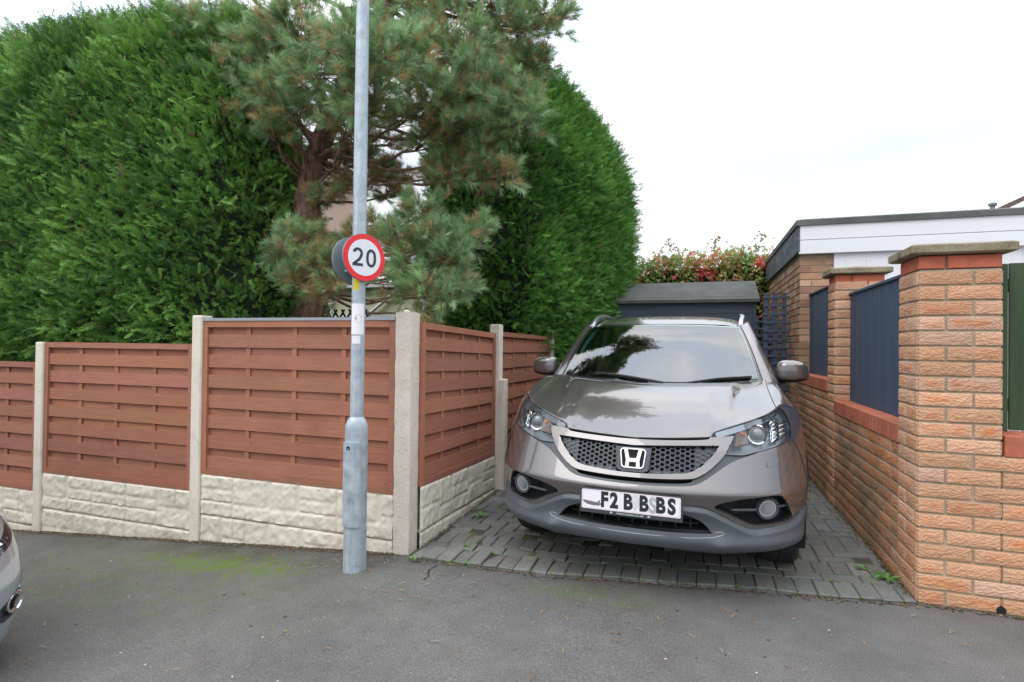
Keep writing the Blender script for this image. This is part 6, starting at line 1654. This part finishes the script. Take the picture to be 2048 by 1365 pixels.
# ================================================================== HOUSES BEHIND
m_pink = mat('pinkish_render', rough=.95); setc(m_pink, ramp(m_pink, noise(m_pink, 40, 4), [(.3, (.42,.30,.24)), (.7, (.56,.42,.34))]))
hs = thing('house', 'pale pinkish rendered house behind the pine trunk', 'house', (-9.6, 13.9, 0), world=False); hs.rotation_euler = (0, 0, R(37))
b = MB(); b.box((-3.0, 3.0, 3.05), (6, 6, 6.1)); b.obj('wall', m_pink, hs)
b = MB(); b.add([(-6.3,-.3,6.0),(.3,-.3,6.0),(.3,6.3,6.0),(-6.3,6.3,6.0),(-6.3,3,7.9),(-.6,3,7.9)], [(0,1,5,4),(2,3,4,5),(0,4,3),(1,2,5),(0,3,2,1)]); b.obj('roof', mat('brown_roof_tiles', (.12,.07,.05), .9), hs)
b = MB(); b.box((-1.6, -.015, 1.9), (1.1, .05, 1.1)); wn = b.obj('window', m_white, hs); b = MB(); b.box((-1.6, -.045, 1.9), (.95, .02, .95)); b.obj('pane', m_side, wn)
m_cream = mat('cream_blind', (.66,.64,.44), .7)
cv_ = thing('conservatory', 'white-framed cream conservatory glimpsed between pine and corner post', 'conservatory', (-5.6, 9, 0))
y_ = 9.0; b = MB(); b.box((-5.75, y_+1.2, 1.2), (2.0, 2.3, 2.35)); b.obj('blinds', m_cream, cv_)
b = MB(); b.box((-5.75, y_+1.2, 2.46), (2.16, 2.5, .10), bev=.01); b.box((-5.75, y_-.0, 1.86), (2.05, .06, .07))
for xx in (-6.75, -4.78): b.box((xx, y_, 1.2), (.07, .07, 2.4))
p, q = Vector((-5.95, y_-.02, 1.86)), Vector((-5.20, y_-.02, 2.42)); b.tube([p, q], .035, 4)
b.obj('white_frame', m_white, cv_)
b = MB(); b.box((-5.75, y_-.045, 2.385), (2.1, .02, .02)); b.obj('gutter', m_bplas, cv_)
rf = thing('house', 'brown tiled house roof just showing over the garage at the right edge', 'house', (9, 16, 0))
m_tile = mat('old_roof_tiles', rough=.9); vt_ = mapped(m_tile, (5, 5, 9)); setc(m_tile, ramp(m_tile, noise(m_tile, 2, 6, .7, vec=vt_), [(.35, (.07,.045,.035)), (.55, (.17,.11,.085)), (.75, (.30,.27,.25))]))
zr = lambda x: 4.62+(x-6.45)*.50
b = MB(); b.box((9.9, 18.5, 2.2), (6.6, 4.6, 4.4)); b.obj('wall', m_pink, rf)
xa, xb = 6.3, 13.2; xm = 9.75
b = MB(); b.add([(xa,16,zr(xa)),(xm,16,zr(xm)),(xb,16,zr(xa)),(xa,21,zr(xa)),(xm,21,zr(xm)),(xb,21,zr(xa)),(xa,16,zr(xa)-.12),(xm,16,zr(xm)-.12),(xb,16,zr(xa)-.12),(xa,21,zr(xa)-.12),(xm,21,zr(xm)-.12),(xb,21,zr(xa)-.12)],
      [(0,1,4,3),(1,2,5,4),(0,6,7,1),(1,7,8,2),(0,3,9,6),(2,8,11,5),(3,4,10,9),(4,5,11,10)]); b.obj('roof', m_tile, rf)
b = MB(); p, q = Vector((xa+.1, 15.95, zr(xa)-.20)), Vector((xm, 15.95, zr(xm)-.20)); b.tube([p, q], .07, 4); b.obj('barge_board', m_white, rf)
b = MB(); b.add([(xa+.3,16.05,zr(xa)-.3),(xm,16.05,zr(xm)-.14),(xb-.3,16.05,zr(xa)-.3),(xb-.3,16.05,4.0),(xa+.3,16.05,4.0)], [(0,1,2,3,4)]); b.obj('gable', m_slate, rf)
b = MB(); b.lathe([(.05,0),(.05,.30),(.085,.31),(.085,.36),(0,.40)], 14, Matrix.Translation((6.80, 16.4, 4.60))); b.obj('flue', m_signb, rf)
for o in bpy.data.objects:
    if '_w' in o: del o['_w']
